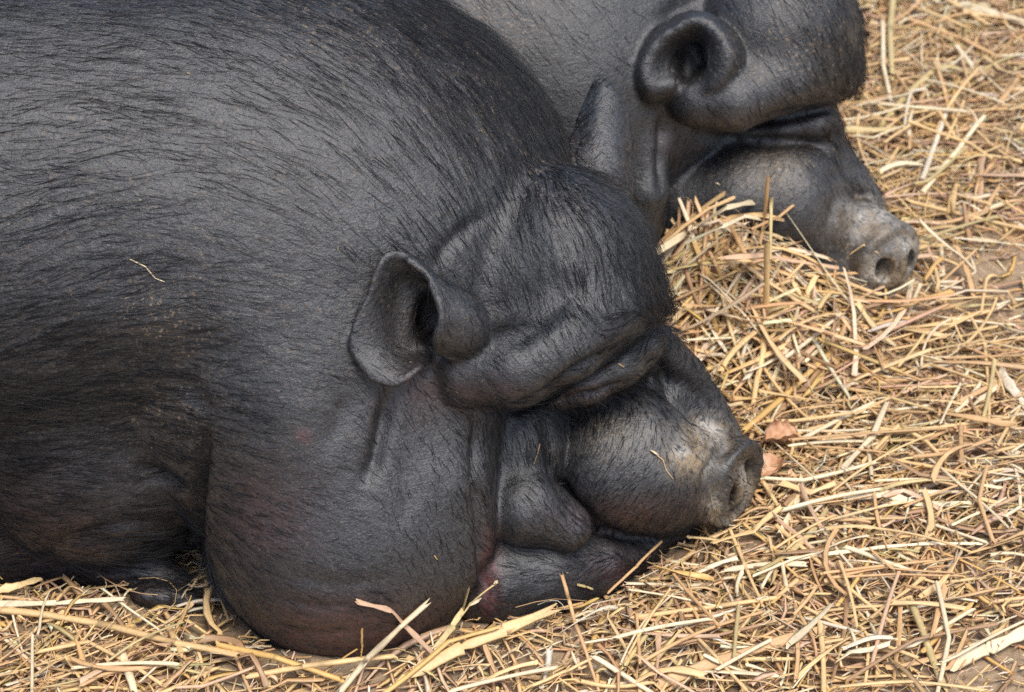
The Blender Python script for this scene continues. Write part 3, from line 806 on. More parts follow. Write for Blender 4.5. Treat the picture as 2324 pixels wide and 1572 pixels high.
def straw_geo(paths, width, flat, roll, sides, tone, r, taper=0.15, jag=True):
    """paths (n,K,3) metric; width (n,) ; flat (n,) thickness ratio; tone (n,3) -> V, F, colours"""
    n, K, _ = paths.shape
    tg = np.gradient(paths, axis=1); tg /= np.maximum(np.linalg.norm(tg, axis=2, keepdims=True), 1e-9)
    up = np.broadcast_to(np.array([0.03, 0.02, 1.0]), tg.shape)
    e1 = np.cross(tg, up); e1 /= np.maximum(np.linalg.norm(e1, axis=2, keepdims=True), 1e-6)
    e2 = np.cross(e1, tg)
    rl = roll[:, None, None] if roll.ndim == 1 else roll[..., None]
    a1 = e1 * np.cos(rl) + e2 * np.sin(rl); a2 = -e1 * np.sin(rl) + e2 * np.cos(rl)
    s = np.linspace(0, 1, K)[None, :]
    w = width[:, None] * 0.5 * (1 - taper * s) * (1 + r.normal(0, 1, (n, K)) * np.where(flat < .3, .16, .05)[:, None])
    ang = np.arange(sides) / sides * 2 * math.pi
    V = paths[:, :, None] + (w[..., None] * np.cos(ang))[..., None] * a1[:, :, None] + (w[..., None] * np.sin(ang) * flat[:, None, None])[..., None] * a2[:, :, None]
    if jag:
        for e, sg in ((0, -1), (K - 1, 1)):
            V[:, e] += tg[:, e][:, None] * (sg * r.uniform(-.6, .9, (n, sides)) * width[:, None])[..., None]
    q = []
    for k in range(K - 1):
        for j in range(sides):
            a, b = k * sides + j, k * sides + (j + 1) % sides
            q.append([a, b, b + sides, a + sides])
    F = ((np.arange(n) * K * sides)[:, None, None] + np.array(q)[None]).reshape(-1, 4)
    c = tone[:, None, None, :] * (1 + r.normal(0, .07, (n, K, 1, 1)))
    c = np.broadcast_to(c, (n, K, sides, 3)).reshape(-1, 3)
    return V.reshape(-1, 3), F, np.clip(c, .01, .9)
def pig_clear(Pw, margin):
    """True where a metric point is outside both pigs by the margin (design units)"""
    q = to_view(Pw.reshape(-1, 3))
    d = np.full(len(q), 1e9)
    cand = np.where(masked(q))[0]
    d[cand] = np.minimum(near_pig(q[cand], False), far_pig(q[cand], False))
    return (d > margin).reshape(Pw.shape[:-1])
def straw_paths(r, n, lmin, lmax, zlo, zhi, pitch, K, bend, sparse=1.0, spot=None):
    """random pieces lying in the bed, clear of the pigs"""
    outp, got = [], 0
    while got < n:
        m = int((n - got) * 2.2) + 50
        x = r.uniform(-0.72, 0.80, m); y = r.uniform(-0.62, 1.05, m)
        if spot is not None:
            x = r.normal(spot[0], spot[2], m); y = r.normal(spot[1], spot[3], m)
        # keep to what can be seen (with a margin)
        q = to_view(np.stack([x, y, np.zeros(m)], 1)); X, Y = to_pix(q)
        ok = (X > -260) & (X < 2600) & (Y > -260) & (Y < 1800) & (r.random(m) > sparse * 0.85 * bare(x, y))
        x, y = x[ok], y[ok]; m = len(x)
        L = lmin + (lmax - lmin) * r.beta(1.3, 2.6, m)
        yaw = r.uniform(0, 2 * math.pi, m)
        # strands lie roughly along a few prevailing directions
        yaw = np.where(r.random(m) < .35, r.normal(0.35, .35, m), yaw)
        s = np.linspace(-.5, .5, K)[None]
        dz = np.sin(r.normal(0, pitch, m))[:, None]
        bx = r.normal(0, bend, m)[:, None]
        kink = (r.random(m) < .42)[:, None] * r.normal(0, .6, m)[:, None]
        yw = yaw[:, None] + bx * s * 2 + kink * (s > r.uniform(-.3, .3, m)[:, None])
        step = L[:, None] / (K - 1)
        px = x[:, None] + np.cumsum(np.cos(yw), 1) * step - L[:, None] / 2 * np.cos(yaw)[:, None]
        py = y[:, None] + np.cumsum(np.sin(yw), 1) * step - L[:, None] / 2 * np.sin(yaw)[:, None]
        zz = r.uniform(zlo, zhi, m)[:, None] + dz * s * L[:, None] + r.normal(0, .0025, m)[:, None] * np.cos(s * 3)
        pz = bed(px, py) * 1.0 + zz
        pz = np.maximum(pz, bed(px, py) - 0.010)
        P = np.stack([px, py, pz], -1)
        good = pig_clear(P, 4.0).all(1)
        P = P[good]
        outp.append(P); got += len(P)
    return np.concatenate(outp)[:n]
def tones(r, n, p):
    k = r.choice(len(TN), n, p=np.array(p) / np.sum(p))
    t = TV[k] * r.uniform(.82, 1.12, (n, 1)) * (1 + r.normal(0, .035, (n, 3)))
    return t
#            pale cream tan brown pink olive gold white
PAL_STALK = [36, 22, 18, 3, 6, 4, 6, 5]
PAL_BLADE = [26, 14, 26, 9, 13, 4, 6, 2]
PAL_CHAFF = [28, 16, 26, 9, 10, 4, 5, 2]
r = np.random.default_rng(42)
parts = []
def layer(n, lmin, lmax, zlo, zhi, pitch, K, bend, w0, w1, f0, f1, sides, pal, sparse=1.0, twist=0.0, spot=None):
    P = straw_paths(r, n, lmin, lmax, zlo, zhi, pitch, K, bend, sparse, spot)
    n = len(P)
    roll = r.uniform(-.5, .5, n)[:, None] + np.linspace(-1, 1, K)[None] * r.normal(0, twist, n)[:, None]
    parts.append(straw_geo(P, r.uniform(w0, w1, n), r.uniform(f0, f1, n), roll, sides, tones(r, n, pal), r))
layer(3000, .03, .10, -.016, -.006, .05, 4, .2, .004, .007, .2, .5, 4, PAL_BLADE)
layer(3600, .04, .18, -.012, .005, .05, 5, .08, .0016, .0044, .45, .95, 6, PAL_STALK)
layer(6000, .02, .10, -.012, .007, .08, 5, .25, .0020, .0066, .06, .2, 4, PAL_BLADE, twist=.6)
layer(9500, .010, .045, -.012, .008, .11, 4, .2, .0012, .0042, .1, .4, 5, PAL_CHAFF, .7)
layer(13000, .004, .022, -.012, .008, .2, 3, .3, .0007, .0028, .12, .5, 4, PAL_CHAFF, .15)
layer(2200, .03, .12, -.004, .011, .14, 6, .9, .0005, .0011, .6, 1.0, 4, PAL_CHAFF, .6)
HP = (*ground_pt(1620, 690)[:2], .085, .06)
layer(260, .05, .17, -.004, .022, .22, 6, .1, .003, .006, .3, .9, 6, PAL_STALK, 0, .3, HP)
layer(420, .03, .12, -.004, .022, .25, 6, .25, .003, .0075, .08, .25, 6, PAL_BLADE, 0, .6, HP)
layer(70, .07, .17, .008, .034, .25, 6, .15, .0035, .0075, .08, .3, 6, [40, 50, 8, 0, 0, 2, 2, 4], 0, .4, HP)
layer(160, .04, .10, .0, .030, .35, 6, .9, .0006, .0013, .6, 1.0, 4, PAL_CHAFF, 0, 0, HP)
def merge(parts):
    V, F, C, o = [], [], [], 0
    for v, f, c in parts:
        V.append(v); F.append(f + o); C.append(c); o += len(v)
    return np.concatenate(V), np.concatenate(F), np.concatenate(C)
V, F, C = merge(parts)
litter = mesh_obj('straw_litter', V, F, STRAW, cols=C, cname='tone')
tag(litter, 'bed of chopped golden straw and chaff strewn over the ground', 'straw', kind='stuff')

# single stalks that lie on top and can be told apart
def in_sight(P):
    x, y = to_pix(to_view(P))
    i, j = np.clip(((x + 200) / 8).astype(int), 0, 419), np.clip(((y + 200) / 8).astype(int), 0, 319)
    fr = (x > 10) & (x < 2314) & (y > 10) & (y < 1562)
    return (~MASK[i, j]).all(-1) & (fr.mean(-1) > .7)
def lone(name, P, w, fl, roll, sides, tone, rr, label=None, group=None, taper=.12):
    V, F, C = straw_geo(P[None], np.array([w]), np.array([fl]), roll, sides, np.array([tone]), rr, taper)
    o = mesh_obj(name, V, F, STRAW, origin=P[0], cols=C, cname='tone')
    return tag(o, label, 'straw', group)
def region(x, y):
    if y < 330: return 'near the top right corner' if x > 2130 else 'right of far pig\'s forehead'
    if y < 560: return 'above the far pig\'s snout' if x > 1950 else 'against the far pig\'s muzzle'
    if x > 2090 and y < 800: return 'right of the far pig\'s snout'
    if x > 1560 and y < 800: return 'on the heap between the snouts'
    if y < 1060: return 'at the right edge, halfway up' if x > 2050 else 'right of near pig\'s nose bridge'
    if x < 470: return 'in the bottom left corner'
    if x < 1000: return 'below the near pig\'s jowl'
    if x < 1400: return 'below the near pig\'s chin'
    if x < 1800: return 'below the near pig\'s snout'
    if y < 1300: return 'right of near pig\'s snout'
    return 'in the bottom right corner'
TW = {'pale': 'pale yellow', 'cream': 'cream', 'tan': 'tan', 'brown': 'brown', 'pink': 'pinkish tan', 'olive': 'olive', 'gold': 'golden', 'white': 'whitish'}
LONES = []
def lone_set(n, kind, lmin, lmax, zlo, zhi, pitch, bend, w0, w1, f0, f1, pal, twist):
    got = 0
    while got < n:
        P = straw_paths(r, n, lmin, lmax, zlo, zhi, pitch, 7, bend, .7)
        for p in P[in_sight(P)]:
            if got >= n: break
            got += 1
            k = r.choice(len(TN), p=np.array(pal) / np.sum(pal))
            t = TV[k] * r.uniform(.88, 1.1)
            w = r.uniform(w0, w1)
            roll = (np.linspace(-1, 1, 7) * r.normal(0, twist) + r.uniform(-.5, .5))[None]
            o = lone('straw_stalk' if kind == 'straw stalk' else 'straw_strip', p, w, r.uniform(f0, f1), roll, 7 if f0 > .4 else 6, t, r)
            x, y = to_pix(to_view(p))
            dx, dy = x[-1] - x[0], y[-1] - y[0]
            ang = math.degrees(math.atan2(-dy, dx)) % 180
            lie = 'level' if ang < 20 or ang > 160 else ('rising right' if ang < 70 else ('upright' if ang < 110 else 'falling right'))
            ln = 'long' if np.hypot(dx, dy) > 230 else ('short' if np.hypot(dx, dy) < 130 else 'middling')
            LONES.append([o, f'{ln} {TW[TN[k]]} {kind}, {lie}, {region(x.mean(), y.mean())}', x.mean(), kind])
lone_set(118, 'straw stalk', .06, .20, .006, .014, .05, .07, .0024, .0050, .6, .95, PAL_STALK, .1)
lone_set(118, 'straw strip', .04, .13,   .006, .013, .07, .22, .003, .0075, .1, .25, PAL_BLADE, .7)
ORD = ['leftmost', 'second from left', 'third from left', 'fourth from left', 'fifth from left', 'sixth from left']
byl = {}
for e in LONES: byl.setdefault(e[1], []).append(e)
for lab, es in byl.items():
    es.sort(key=lambda e: e[2])
    for i, e in enumerate(es):
        tag(e[0], lab if len(es) == 1 else lab + ', ' + ORD[min(i, 5)], None, 'loose straw stalks' if e[3] == 'straw stalk' else 'loose straw strips')
specks(NV, NF, NN, [(380, 720, 120, 100, .8), (1130, 200, 150, 130, 1.0), (850, 60, 250, 90, .6), (370, 940, 120, 80, .8), (1230, 330, 70, 90, .6), (1640, 1080, 80, 100, .8), (250, 400, 700, 300, .12), (800, 1440, 280, 60, .5), (1300, 1360, 150, 50, .5), (150, 1260, 250, 60, .4)], 900, near_root, near_o, 301)
specks(FV, FF, FN, [(1760, 390, 120, 70, .8), (1100, 60, 150, 80, .5), (1990, 560, 80, 90, .8)], 200, far_root, far_o, 302)

# ------------------------------------------------------------------ stalks that can be recognised one by one
def on_bed(px, py, h):
    """metric point seen at (px, py), h design units above the straw bed"""
    z = 0.0
    for _ in range(8):
        p = ground_pt(px, py, z)
        z = float(bed(np.array(p[0]), np.array(p[1]))) + h * S
    return ground_pt(px, py, z)
def dense(P, n):
    P = np.asarray(P)
    d = np.r_[0, np.cumsum(np.linalg.norm(np.diff(P, axis=0), axis=1))]
    t = np.unique(np.r_[np.linspace(0, d[-1], n), d[1:-1] - 1e-4 * d[-1] * 20, d[1:-1] + 1e-4 * d[-1] * 20])
    return np.stack([np.interp(t, d, P[:, k]) for k in range(3)], 1)
TRACED = [  # kind r(ound)/f(lat), tone, width, [(x, y, height)...], label
 ('r', 'pale', 15, [(1741, 557, 150), (1740, 720, 75), (1735, 800, 50), (1722, 855, 30), (1714, 915, 14)], 'thick greyish stalk standing upright on the heap between the two snouts'),
 ('r', 'olive', 9, [(1753, 388, 215), (1752, 470, 170), (1749, 585, 105)], 'slender olive stalk standing upright in front of the far pig\'s muzzle'),
 ('r', 'tan', 9, [(1743, 405, 205), (1737, 500, 150), (1727, 557, 120)], 'brown upright stalk crossing before the far pig\'s muzzle, beside a slender olive one'),
 ('f', 'cream', 18, [(1478, 582, 70), (1560, 527, 100), (1650, 472, 125), (1705, 461, 130), (1786, 455, 130)], 'broad cream straw arching up to the right over the far pig\'s muzzle'),
 ('f', 'cream', 13, [(1560, 550, 70), (1640, 512, 90), (1690, 490, 100), (1722, 496, 100)], 'cream straw with bent tip just below the broad arching straw'),
 ('r', 'tan', 8, [(1703, 522, 118), (1765, 494, 130), (1797, 468, 140), (1815, 432, 152), (1808, 400, 165)], 'thin bent brownish stem on the far pig\'s muzzle ending in a fork'),
 ('f', 'cream', 9, [(1808, 399, 166), (1845, 402, 160), (1878, 405, 155)], 'pale upper prong of the forked stem on the far pig\'s muzzle'),
 ('f', 'pale', 8, [(1812, 401, 164), (1842, 414, 155), (1873, 427, 150)], 'pale lower prong of the forked stem on the far pig\'s muzzle'),
 ('r', 'tan', 13, [(1658, 516, 90), (1690, 575, 60), (1732, 652, 35)], 'orange brown stalk leaning down right across the heap'),
 ('f', 'pink', 13, [(1640, 585, 75), (1740, 578, 72), (1815, 592, 70), (1897, 605, 75)], 'pinkish straw stretched level toward the far pig\'s chin'),
 ('r', 'tan', 6, [(1898, 606, 75), (1892, 640, 40), (1893, 660, 20)], 'short brown stem hanging straight down beside the far pig\'s chin'),
 ('f', 'tan', 14, [(1480, 668, 50), (1560, 650, 60), (1640, 640, 60), (1740, 668, 50), (1830, 690, 30)], 'long brown strip curving level across the heap'),
 ('r', 'cream', 17, [(1645, 575, 60), (1687, 639, 45), (1735, 705, 30), (1789, 779, 15)], 'thick cream stalk slanting down right across the middle of the heap'),
 ('f', 'pale', 15, [(1470, 630, 50), (1560, 600, 60), (1630, 585, 65), (1700, 592, 60)], 'pale straw lying level on the heap beside the near pig\'s forehead'),
 ('r', 'pale', 11, [(1555, 720, 25), (1680, 688, 25), (1780, 675, 25), (1840, 668, 25)], 'pale long stalk crossing level behind the thick upright stalk'),
 ('f', 'pale', 16, [(1830, 705, 25), (1870, 672, 28), (1893, 650, 30)], 'short thick pale straw below the far pig\'s chin'),
 ('r', 'pale', 8, [(2069, 658, 12), (2135, 684, 14), (2200, 710, 22), (2235, 775, 18), (2244, 880, 14), (2244, 979, 10)], 'long sharply bent stalk dropping along the right edge'),
 ('r', 'cream', 12, [(1818, 998, 22), (1900, 955, 20), (1983, 915, 18)], 'smooth pale rod pointing away from the dry leaf curl by the near snout'),
 ('r', 'pale', 11, [(1955, 1052, 12), (2040, 963, 24), (2101, 1002, 16), (2145, 1046, 12)], 'pale stalk bent like a roof at right of the dry leaf curl'),
 ('r', 'gold', 16, [(1687, 979, 14), (1790, 890, 20), (1903, 782, 20)], 'thick golden stalk rising right of the near pig\'s nose bridge'),
 ('f', 'brown', 20, [(1770, 930, 8), (1830, 880, 10), (1880, 820, 10)], 'dark brown strip under the thick golden stalk'),
 ('r', 'pale', 13, [(1437, 1402, 12), (1600, 1380, 14), (1762, 1356, 14), (1811, 1314, 12)], 'long pale stalk with a bent right end below the near snout'),
 ('r', 'pale', 9, [(1658, 1204, 16), (1700, 1299, 14), (1735, 1375, 14)], 'pale stalk running down from under the near pig\'s snout pad'),
 ('r', 'gold', 7, [(1689, 1192, 14), (1754, 1242, 14), (1781, 1283, 16), (1823, 1322, 12)], 'thin golden kinked stalk falling right from the near snout pad'),
 ('f', 'cream', 10, [(1788, 1270, 14), (1890, 1256, 14), (2010, 1242, 16), (2120, 1234, 14), (2223, 1234, 12)], 'long cream straw lying level right of the near snout'),
 ('r', 'cream', 13, [(1920, 1243, 18), (2000, 1272, 18), (2078, 1299, 16)], 'short thick cream stalk crossing the long level cream straw'),
 ('r', 'pale', 11, [(1770, 1200, 12), (1922, 1329, 14), (2032, 1417, 14)], 'long pale stalk falling right through the middle of the lower right straw'),
 ('f', 'pink', 11, [(1765, 1180, 16), (1830, 1232, 16), (1895, 1284, 14)], 'pinkish brown strip falling right beside the near pig\'s snout'),
 ('r', 'olive', 19, [(2067, 1364, 14), (2105, 1463, 14), (2147, 1568, 12)], 'thick greenish stalk with a node in the bottom right corner'),
 ('f', 'cream', 34, [(2160, 1506, 12), (2240, 1475, 14), (2330, 1434, 14)], 'very broad cream blade at the right edge near the bottom'),
 ('r', 'gold', 13, [(2095, 1480, 12), (2150, 1425, 12), (2200, 1375, 12)], 'golden yellow stalk crossing the thick greenish stalk'),
 ('f', 'tan', 28, [(1490, 1556, 14), (1600, 1510, 16), (1800, 1444, 16), (1857, 1426, 14)], 'broad brown strip rising right at the bottom edge'),
 ('r', 'pale', 10, [(1559, 1425, 16), (1601, 1467, 22), (1693, 1568, 18)], 'pale stalk falling right across the broad brown strip'),
 ('r', 'pale', 11, [(1722, 1078, 18), (1777, 1165, 14)], 'short pale stalk touching the near pig\'s snout pad'),
 ('f', 'cream', 16, [(1770, 1215, 10), (1815, 1130, 12), (1822, 1085, 12)], 'broad cream strip standing up right of the near snout pad'),
 ('r', 'tan', 9, [(1796, 1184, 16), (1870, 1179, 16), (1945, 1177, 16), (1975, 1182, 14)], 'tan stalk lying level just right of the near snout pad'),
 ('f', 'cream', 18, [(1925, 1130, 10), (2010, 1122, 16), (2086, 1146, 14), (2130, 1144, 12), (2200, 1143, 12)], 'wavy cream blade with a wide square end at right'),
 ('r', 'pale', 14, [(1861, 1413, 16), (1866, 1490, 16), (1868, 1572, 16)], 'pale stalk pointing straight down to the bottom edge right of centre'),
 ('f', 'tan', 14, [(2044, 1371, 16), (2040, 1470, 16), (2032, 1568, 14)], 'long tan strip pointing straight down near the bottom right corner'),
 ('f', 'brown', 15, [(1905, 1280, 14), (1925, 1330, 18), (1918, 1420, 16), (1890, 1540, 14)], 'curved greyish brown strip hanging down in the lower right straw'),
 ('r', 'pale', 19, [(-20, 1383, 14), (110, 1396, 16), (222, 1415, 18), (399, 1460, 18), (535, 1486, 16)], 'long thick stalk running in from the left edge below the foreleg'),
 ('r', 'gold', 16, [(496, 1464, 24), (620, 1493, 24), (775, 1544, 20)], 'golden stalk falling right just under the near pig\'s jowl'),
 ('f', 'cream', 14, [(-20, 1371, 22), (130, 1368, 24), (279, 1360, 22)], 'pale straw lying level beside the near pig\'s foot'),
 ('r', 'cream', 20, [(275, 1482, 22), (306, 1574, 20)], 'short thick cream stalk pointing down at the bottom left'),
 ('f', 'pale', 18, [(-10, 1342, 26), (40, 1328, 28), (80, 1312, 28)], 'pale splint poking up at the left edge against the belly'),
 ('r', 'pale', 15, [(567, 1535, 22), (690, 1512, 26), (812, 1496, 26), (900, 1490, 22)], 'pale stalk rising right below the near pig\'s jowl'),
 ('r', 'pale', 15, [(383, 1426, 14), (415, 1490, 14)], 'short pale stalk pointing down below the near pig\'s foot'),
 ('f', 'pink', 15, [(817, 1368, 95), (890, 1387, 75), (920, 1420, 55), (989, 1488, 22)], 'pinkish split straw leaning up against the near pig\'s jowl'),
 ('r', 'cream', 16, [(770, 1572, 16), (830, 1500, 30), (909, 1425, 60), (970, 1372, 80)], 'long cream stalk crossing the pinkish split straw at the jowl'),
 ('f', 'pale', 32, [(955, 1516, 24), (1050, 1470, 30), (1150, 1430, 32), (1255, 1388, 36)], 'broad split straw rising right below the near pig\'s chin'),
 ('r', 'tan', 10, [(1275, 1304, 80), (1290, 1357, 55), (1305, 1420, 36), (1327, 1481, 28), (1354, 1568, 16)], 'tall stalk leaning upright before the near pig\'s chin'),
 ('r', 'cream', 14, [(1350, 1492, 24), (1410, 1528, 20), (1478, 1570, 18)], 'cream stalk falling right to the bottom edge below the chin'),
 ('r', 'pale', 9, [(1200, 1560, 16), (1290, 1520, 20), (1350, 1490, 22)], 'pale stalk rising to meet the cream stalk below the chin'),
 ('f', 'olive', 16, [(989, 1473, 28), (1030, 1420, 50), (1052, 1385, 66), (1064, 1345, 84)], 'dull olive leaf standing against the jowl crease'),
 ('r', 'olive', 5, [(1046, 1400, 60), (1066, 1372, 75), (1087, 1353, 82), (1126, 1323, 96)], 'thin stem with a small husk before the pink skin fold'),
 ('r', 'tan', 7, [(1502, 1228, 45), (1448, 1282, 40), (1383, 1342, 26)], 'thin twisted twig leaning on the near pig\'s lower lip'),
 ('r', 'gold', 6, [(821, 1426, 70), (823, 1490, 34)], 'thin upright golden stem before the near pig\'s jowl'),
 ('f', 'cream', 22, [(2182, 8, 14), (2260, 32, 14), (2335, 58, 14)], 'broad cream blade in the top right corner'),
 ('r', 'pale', 12, [(2140, -8, 16), (2190, 24, 18), (2245, 58, 16)], 'pale stalk just left of the broad blade in the top right corner'),
 ('r', 'olive', 15, [(2028, -8, 24), (2020, 64, 22), (2022, 172, 18)], 'thick olive stalk pointing down from the top edge beside the far pig'),
 ('r', 'cream', 11, [(2004, 50, 22), (2005, 143, 20), (2024, 229, 16)], 'cream stalk beside the far pig\'s forehead, left of the olive one'),
 ('f', 'olive', 15, [(2002, 282, 16), (2052, 222, 22), (2127, 154, 26), (2160, 152, 26), (2195, 164, 24)], 'greyish hooked blade arching right of the far pig\'s brow'),
 ('r', 'white', 13, [(2092, 408, 16), (2120, 330, 22), (2146, 248, 24)], 'bright whitish stalk rising steeply right of the far pig\'s nose'),
 ('r', 'cream', 13, [(2095, 436, 16), (2165, 350, 20), (2231, 265, 20)], 'long cream stalk slanting beside the bright whitish one'),
 ('r', 'pale', 12, [(2063, 458, 16), (2190, 488, 18), (2335, 522, 18)], 'long pale stalk running right from the far pig\'s snout to the edge'),
 ('f', 'olive', 16, [(1920, 294, 26), (1980, 294, 28), (2032, 290, 24)], 'dull olive strip poking out level from behind the far pig\'s nose'),
 ('r', 'tan', 11, [(2067, 46, 18), (2188, 89, 20), (2274, 132, 18)], 'tan stalk falling right below the top right blade'),
 ('f', 'pink', 16, [(2228, 348, 16), (2226, 410, 16), (2223, 467, 14)], 'pinkish strip pointing straight down at the right edge above the bare patch'),
 ('r', 'pale', 9, [(1998, 397, 14), (2039, 336, 14)], 'short pale stalk just right of the far pig\'s nose bridge'),
 ('f', 'white', 22, [(2262, 838, 12), (2335, 930, 12)], 'flat whitish splinter at the right edge, halfway down'),
]
def lift_clear(pts):
    """the stalk rests on whatever lies under it: raise its points until they clear the pigs"""
    out = []
    for x, y, h in pts:
        for _ in range(40):
            p = on_bed(x, y, h)
            q = to_view(p[None])
            if min(near_pig(q)[0], far_pig(q)[0]) > 9: break
            h += 14
        out.append(p)
    return np.array(out)
r3 = np.random.default_rng(77)
for kind, tone, w, pts, label in TRACED:
    P = dense(lift_clear(pts), 9)
    K = len(P)
    P = P + np.cumsum(r3.normal(0, .0004, (K, 3)), 0) * 0.6
    dist = np.linalg.norm(P.mean(0) - CAM) / S / DREF
    if kind == 'r':
        V, F, C = straw_geo(P[None], np.array([w * S * dist]), np.array([.8]), np.full((1, K), .2), 8, np.array([TONES[tone]]) * r3.uniform(.95, 1.1), r3, .12)
    else:
        V, F, C = straw_geo(P[None], np.array([w * S * dist]), np.array([.16]), (np.linspace(-.5, .5, K) * r3.normal(0, .5) - .55)[None], 8, np.array([TONES[tone]]) * r3.uniform(.95, 1.1), r3, .25)
    if kind == 'r' and K >= 7:           # the joints of a stalk: a thicker, darker ring
        k = K // 2
        C = C.reshape(K, 8, 3); C[k] *= .62; C = C.reshape(-1, 3)
        Vr = V.reshape(K, 8, 3); Vr[k] = P[k] + (Vr[k] - P[k]) * 1.18
    o = mesh_obj('straw_stalk' if kind == 'r' else 'straw_strip', V, F, STRAW, origin=P[0], cols=C, cname='tone')
    tag(o, label, 'straw', 'loose straw stalks' if kind == 'r' else 'loose straw strips')

# ------------------------------------------------------------------ small things: dry leaf, husks, bits on the pigs, pale strip
def leaf_material():
    m, nt, bs = mat('dry_leaf')
    co = nd(nt, 'ShaderNodeTexCoord').outputs['Object']
    c = ramp(nt, [(.3, (.40, .19, .09)), (.5, (.56, .31, .17)), (.75, (.66, .42, .26))], noise(nt, co, 70, 5, .65))
    nt.links.new(c, bs.inputs['Base Color']); bs.inputs['Roughness'].default_value = .6
    bp = nd(nt, 'ShaderNodeBump'); bp.inputs['Strength'].default_value = .6; bp.inputs['Distance'].default_value = .0015
    nt.links.new(noise(nt, co, 160, 4, .6), bp.inputs['Height']); nt.links.new(bp.outputs[0], bs.inputs['Normal'])
    return m
LEAF = leaf_material()
def grid_mesh(name, G, m, origin, thick, cols=None):
    """a thin crumpled sheet with two sides from a grid of metric points"""
    a, b, _ = G.shape
    du = np.gradient(G, axis=0); dv = np.gradient(G, axis=1)
    nn = np.cross(du, dv); nn /= np.maximum(np.linalg.norm(nn, axis=2, keepdims=True), 1e-9)
    V = np.concatenate([(G + nn * thick / 2).reshape(-1, 3), (G - nn * thick / 2).reshape(-1, 3)])
    F = []
    o = a * b
    for i in range(a - 1):
        for j in range(b - 1):
            k = i * b + j
            F.append([k, k + b, k + b + 1, k + 1]); F.append([o + k, o + k + 1, o + k + b + 1, o + k + b])
    ring = [i * b for i in range(a)] + [(a - 1) * b + j for j in range(1, b)] + [i * b + b - 1 for i in range(a - 2, -1, -1)] + [j for j in range(b - 2, 0, -1)]
    for k in range(len(ring)):
        x, y = ring[k], ring[(k + 1) % len(ring)]
        F.append([x, y, o + y, o + x])
    c = None if cols is None else np.tile(np.asarray(cols)[None], (len(V), 1))
    return mesh_obj(name, V, F, m, origin=origin, cols=c, cname='tone')
def leaf_curl(pa, pb, width, turns, label, seed):
    rr = np.random.default_rng(seed)
    A, B = on_bed(*pa), on_bed(*pb)
    ax = B - A; Ln = np.linalg.norm(ax); ax = ax / Ln
    up = np.array([0, 0, 1.0]); sd_ = np.cross(ax, up); sd_ /= np.linalg.norm(sd_); up = np.cross(sd_, ax)
    U, Vn = 22, 13
    G = np.zeros((U, Vn, 3))
    for i in range(U):
        s = i / (U - 1)
        prof = width * S * (max(math.sin(math.pi * (0.06 + 0.9 * s)), .05) ** .65) * (1 + .10 * math.sin(31 * s + seed) + rr.normal(0, .05))
        for j in range(Vn):
            w = j / (Vn - 1) * 2 - 1
            zz = prof * (turns * w * w + .10 * math.sin(6 * s + 4 * w + seed) + .05 * math.sin(19 * s - 7 * w)) - .06 * prof * math.exp(-(w / .12) ** 2)
            G[i, j] = A + ax * Ln * s + sd_ * prof * .5 * w + up * (zz + .16 * Ln * s * (1 - s) + rr.normal(0, .0002))
    o = grid_mesh('dry_leaf', G, LEAF, A, .0006)
    tag(o, label, 'leaf', 'curled dry leaves by the near pig\'s snout')
leaf_curl((1738, 1000, 22), (1812, 994, 20), 70, .55, 'curled orange brown dry leaf just right of the near snout, upper piece', 5)
leaf_curl((1732, 1085, 8), (1766, 1040, 14), 62, .4, 'crumpled orange brown dry leaf piece lying lower, touching the near snout pad', 6)
def on_pig(px, py, off=3.0):
    """metric point on the pig skin seen at (px, py)"""
    z = np.linspace(400, -1900, 2301)
    q = cv(np.stack([np.full_like(z, px), np.full_like(z, py), z], 1))
    d = np.minimum(near_pig(q), far_pig(q))
    k = np.argmax(d < off)
    return to_world(q[k])
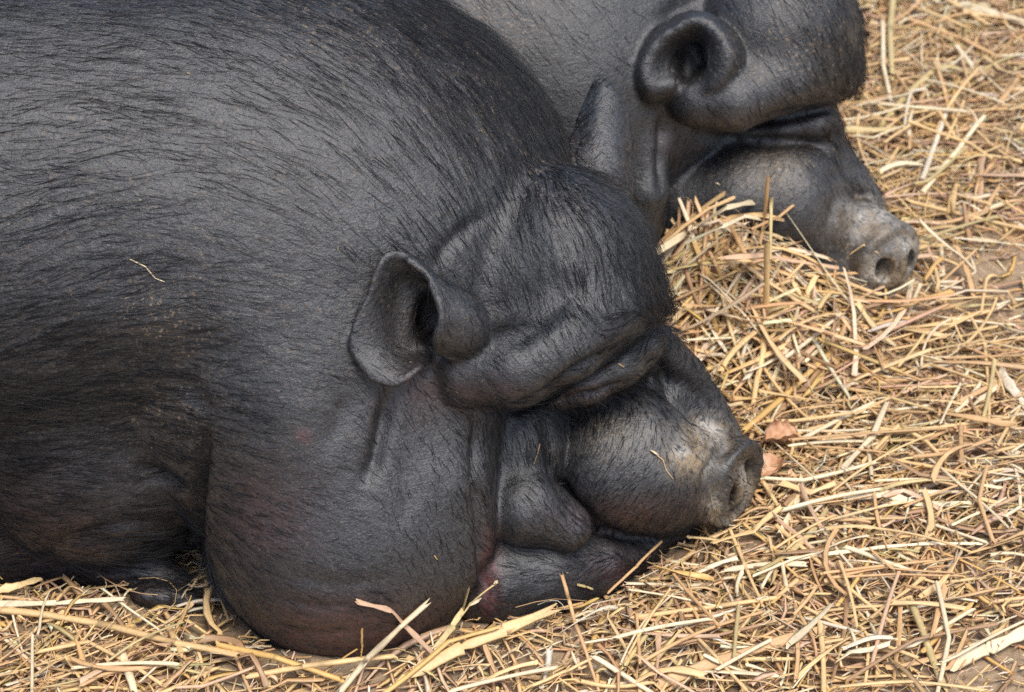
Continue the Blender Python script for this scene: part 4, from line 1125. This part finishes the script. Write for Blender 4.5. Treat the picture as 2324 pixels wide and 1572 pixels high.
BITS = [
 ('tan', 4, .3, [(1225, 1008), (1220, 1030), (1212, 1052)], 'small brown straw bit stuck beside the near pig\'s mouth corner'),
 ('cream', 3, .6, [(297, 590), (330, 606), (352, 632), (372, 640)], 'thin white bent stem lying on the near pig\'s flank'),
 ('pale', 2.2, .8, [(1486, 1030), (1505, 1045), (1512, 1068), (1528, 1088)], 'fine hair-like stem with a pale husk on the near pig\'s muzzle'),
 ('olive', 8, .25, [(1312, 1328), (1330, 1332), (1346, 1338)], 'small olive leaflet stuck to the near pig\'s jaw'),
 ('gold', 3, .5, [(986, 1262), (992, 1270)], 'tiny yellow chaff speck on the near pig\'s jowl'),
 ('gold', 3, .4, [(1404, 826), (1416, 834)], 'tiny golden chaff bit on the near pig\'s eyelid fold'),
 ('pale', 5, .4, [(1930, 577), (1960, 556), (1992, 574)], 'bent straw bit lying across the far pig\'s snout'),
 ('cream', 5, .5, [(1626, 416), (1632, 419)], 'pale chaff speck on the far pig\'s muzzle'),
]
for tone, w, fl, pts, label in BITS:
    P = dense(np.array([on_pig(x, y) for x, y in pts]), 6)
    K = len(P)
    V, F, C = straw_geo(P[None], np.array([w * S]), np.array([fl]), np.full((1, K), -.6), 6, np.array([TONES[tone]]), r3, .3)
    o = mesh_obj('straw_bit', V, F, STRAW, origin=P[0], cols=C, cname='tone')
    tag(o, label, 'straw', 'straw bits on the pigs')
def husk(pa, pb, w, label, tone='cream'):
    A, B = pa, pb
    P = dense([A, A * .65 + B * .35, A * .3 + B * .7, B], 8); K = len(P)
    V, F, C = straw_geo(P[None], np.array([w * S]), np.array([.45]), np.full((1, K), .3), 8, np.array([TONES[tone]]), r3, 0, False)
    prof = np.sin(np.linspace(.12, math.pi - .12, K)) ** .8
    Vr = V.reshape(K, 8, 3); Vr[:] = P[:, None] + (Vr - P[:, None]) * prof[:, None, None]
    o = mesh_obj('seed_husk', V, F, STRAW, origin=A, cols=C, cname='tone')
    tag(o, label, 'husk', 'seed husks')
husk(on_pig(1476, 1022, 5), on_pig(1496, 1034, 5), 11, 'pale seed husk lying on the near pig\'s muzzle')
husk(on_bed(1120, 1326, 98), on_bed(1130, 1318, 104), 12, 'small cream husk at the tip of the stem by the pink fold')
husk(on_bed(1066, 1376, 80), on_bed(1092, 1358, 88), 14, 'larger cream husk below the tip of the stem by the pink fold')
# the pale ribbed strip behind the nose bridge
P = dense(lift_clear([(1628, 892, 30), (1645, 930, 26), (1662, 978, 22)]), 14); K = len(P)
V, F, C = straw_geo(P[None], np.array([11 * S]), np.array([.35]), np.full((1, K), -.4), 8, np.array([(.62, .58, .45)]), r3, 0)
C = C.reshape(K, 8, 3); C[::2] *= .7
o = mesh_obj('ribbed_strip', V, F, STRAW, origin=P[0], cols=C.reshape(-1, 3), cname='tone')
tag(o, 'narrow pale ribbed strip standing just behind the near pig\'s nose bridge', 'strip')
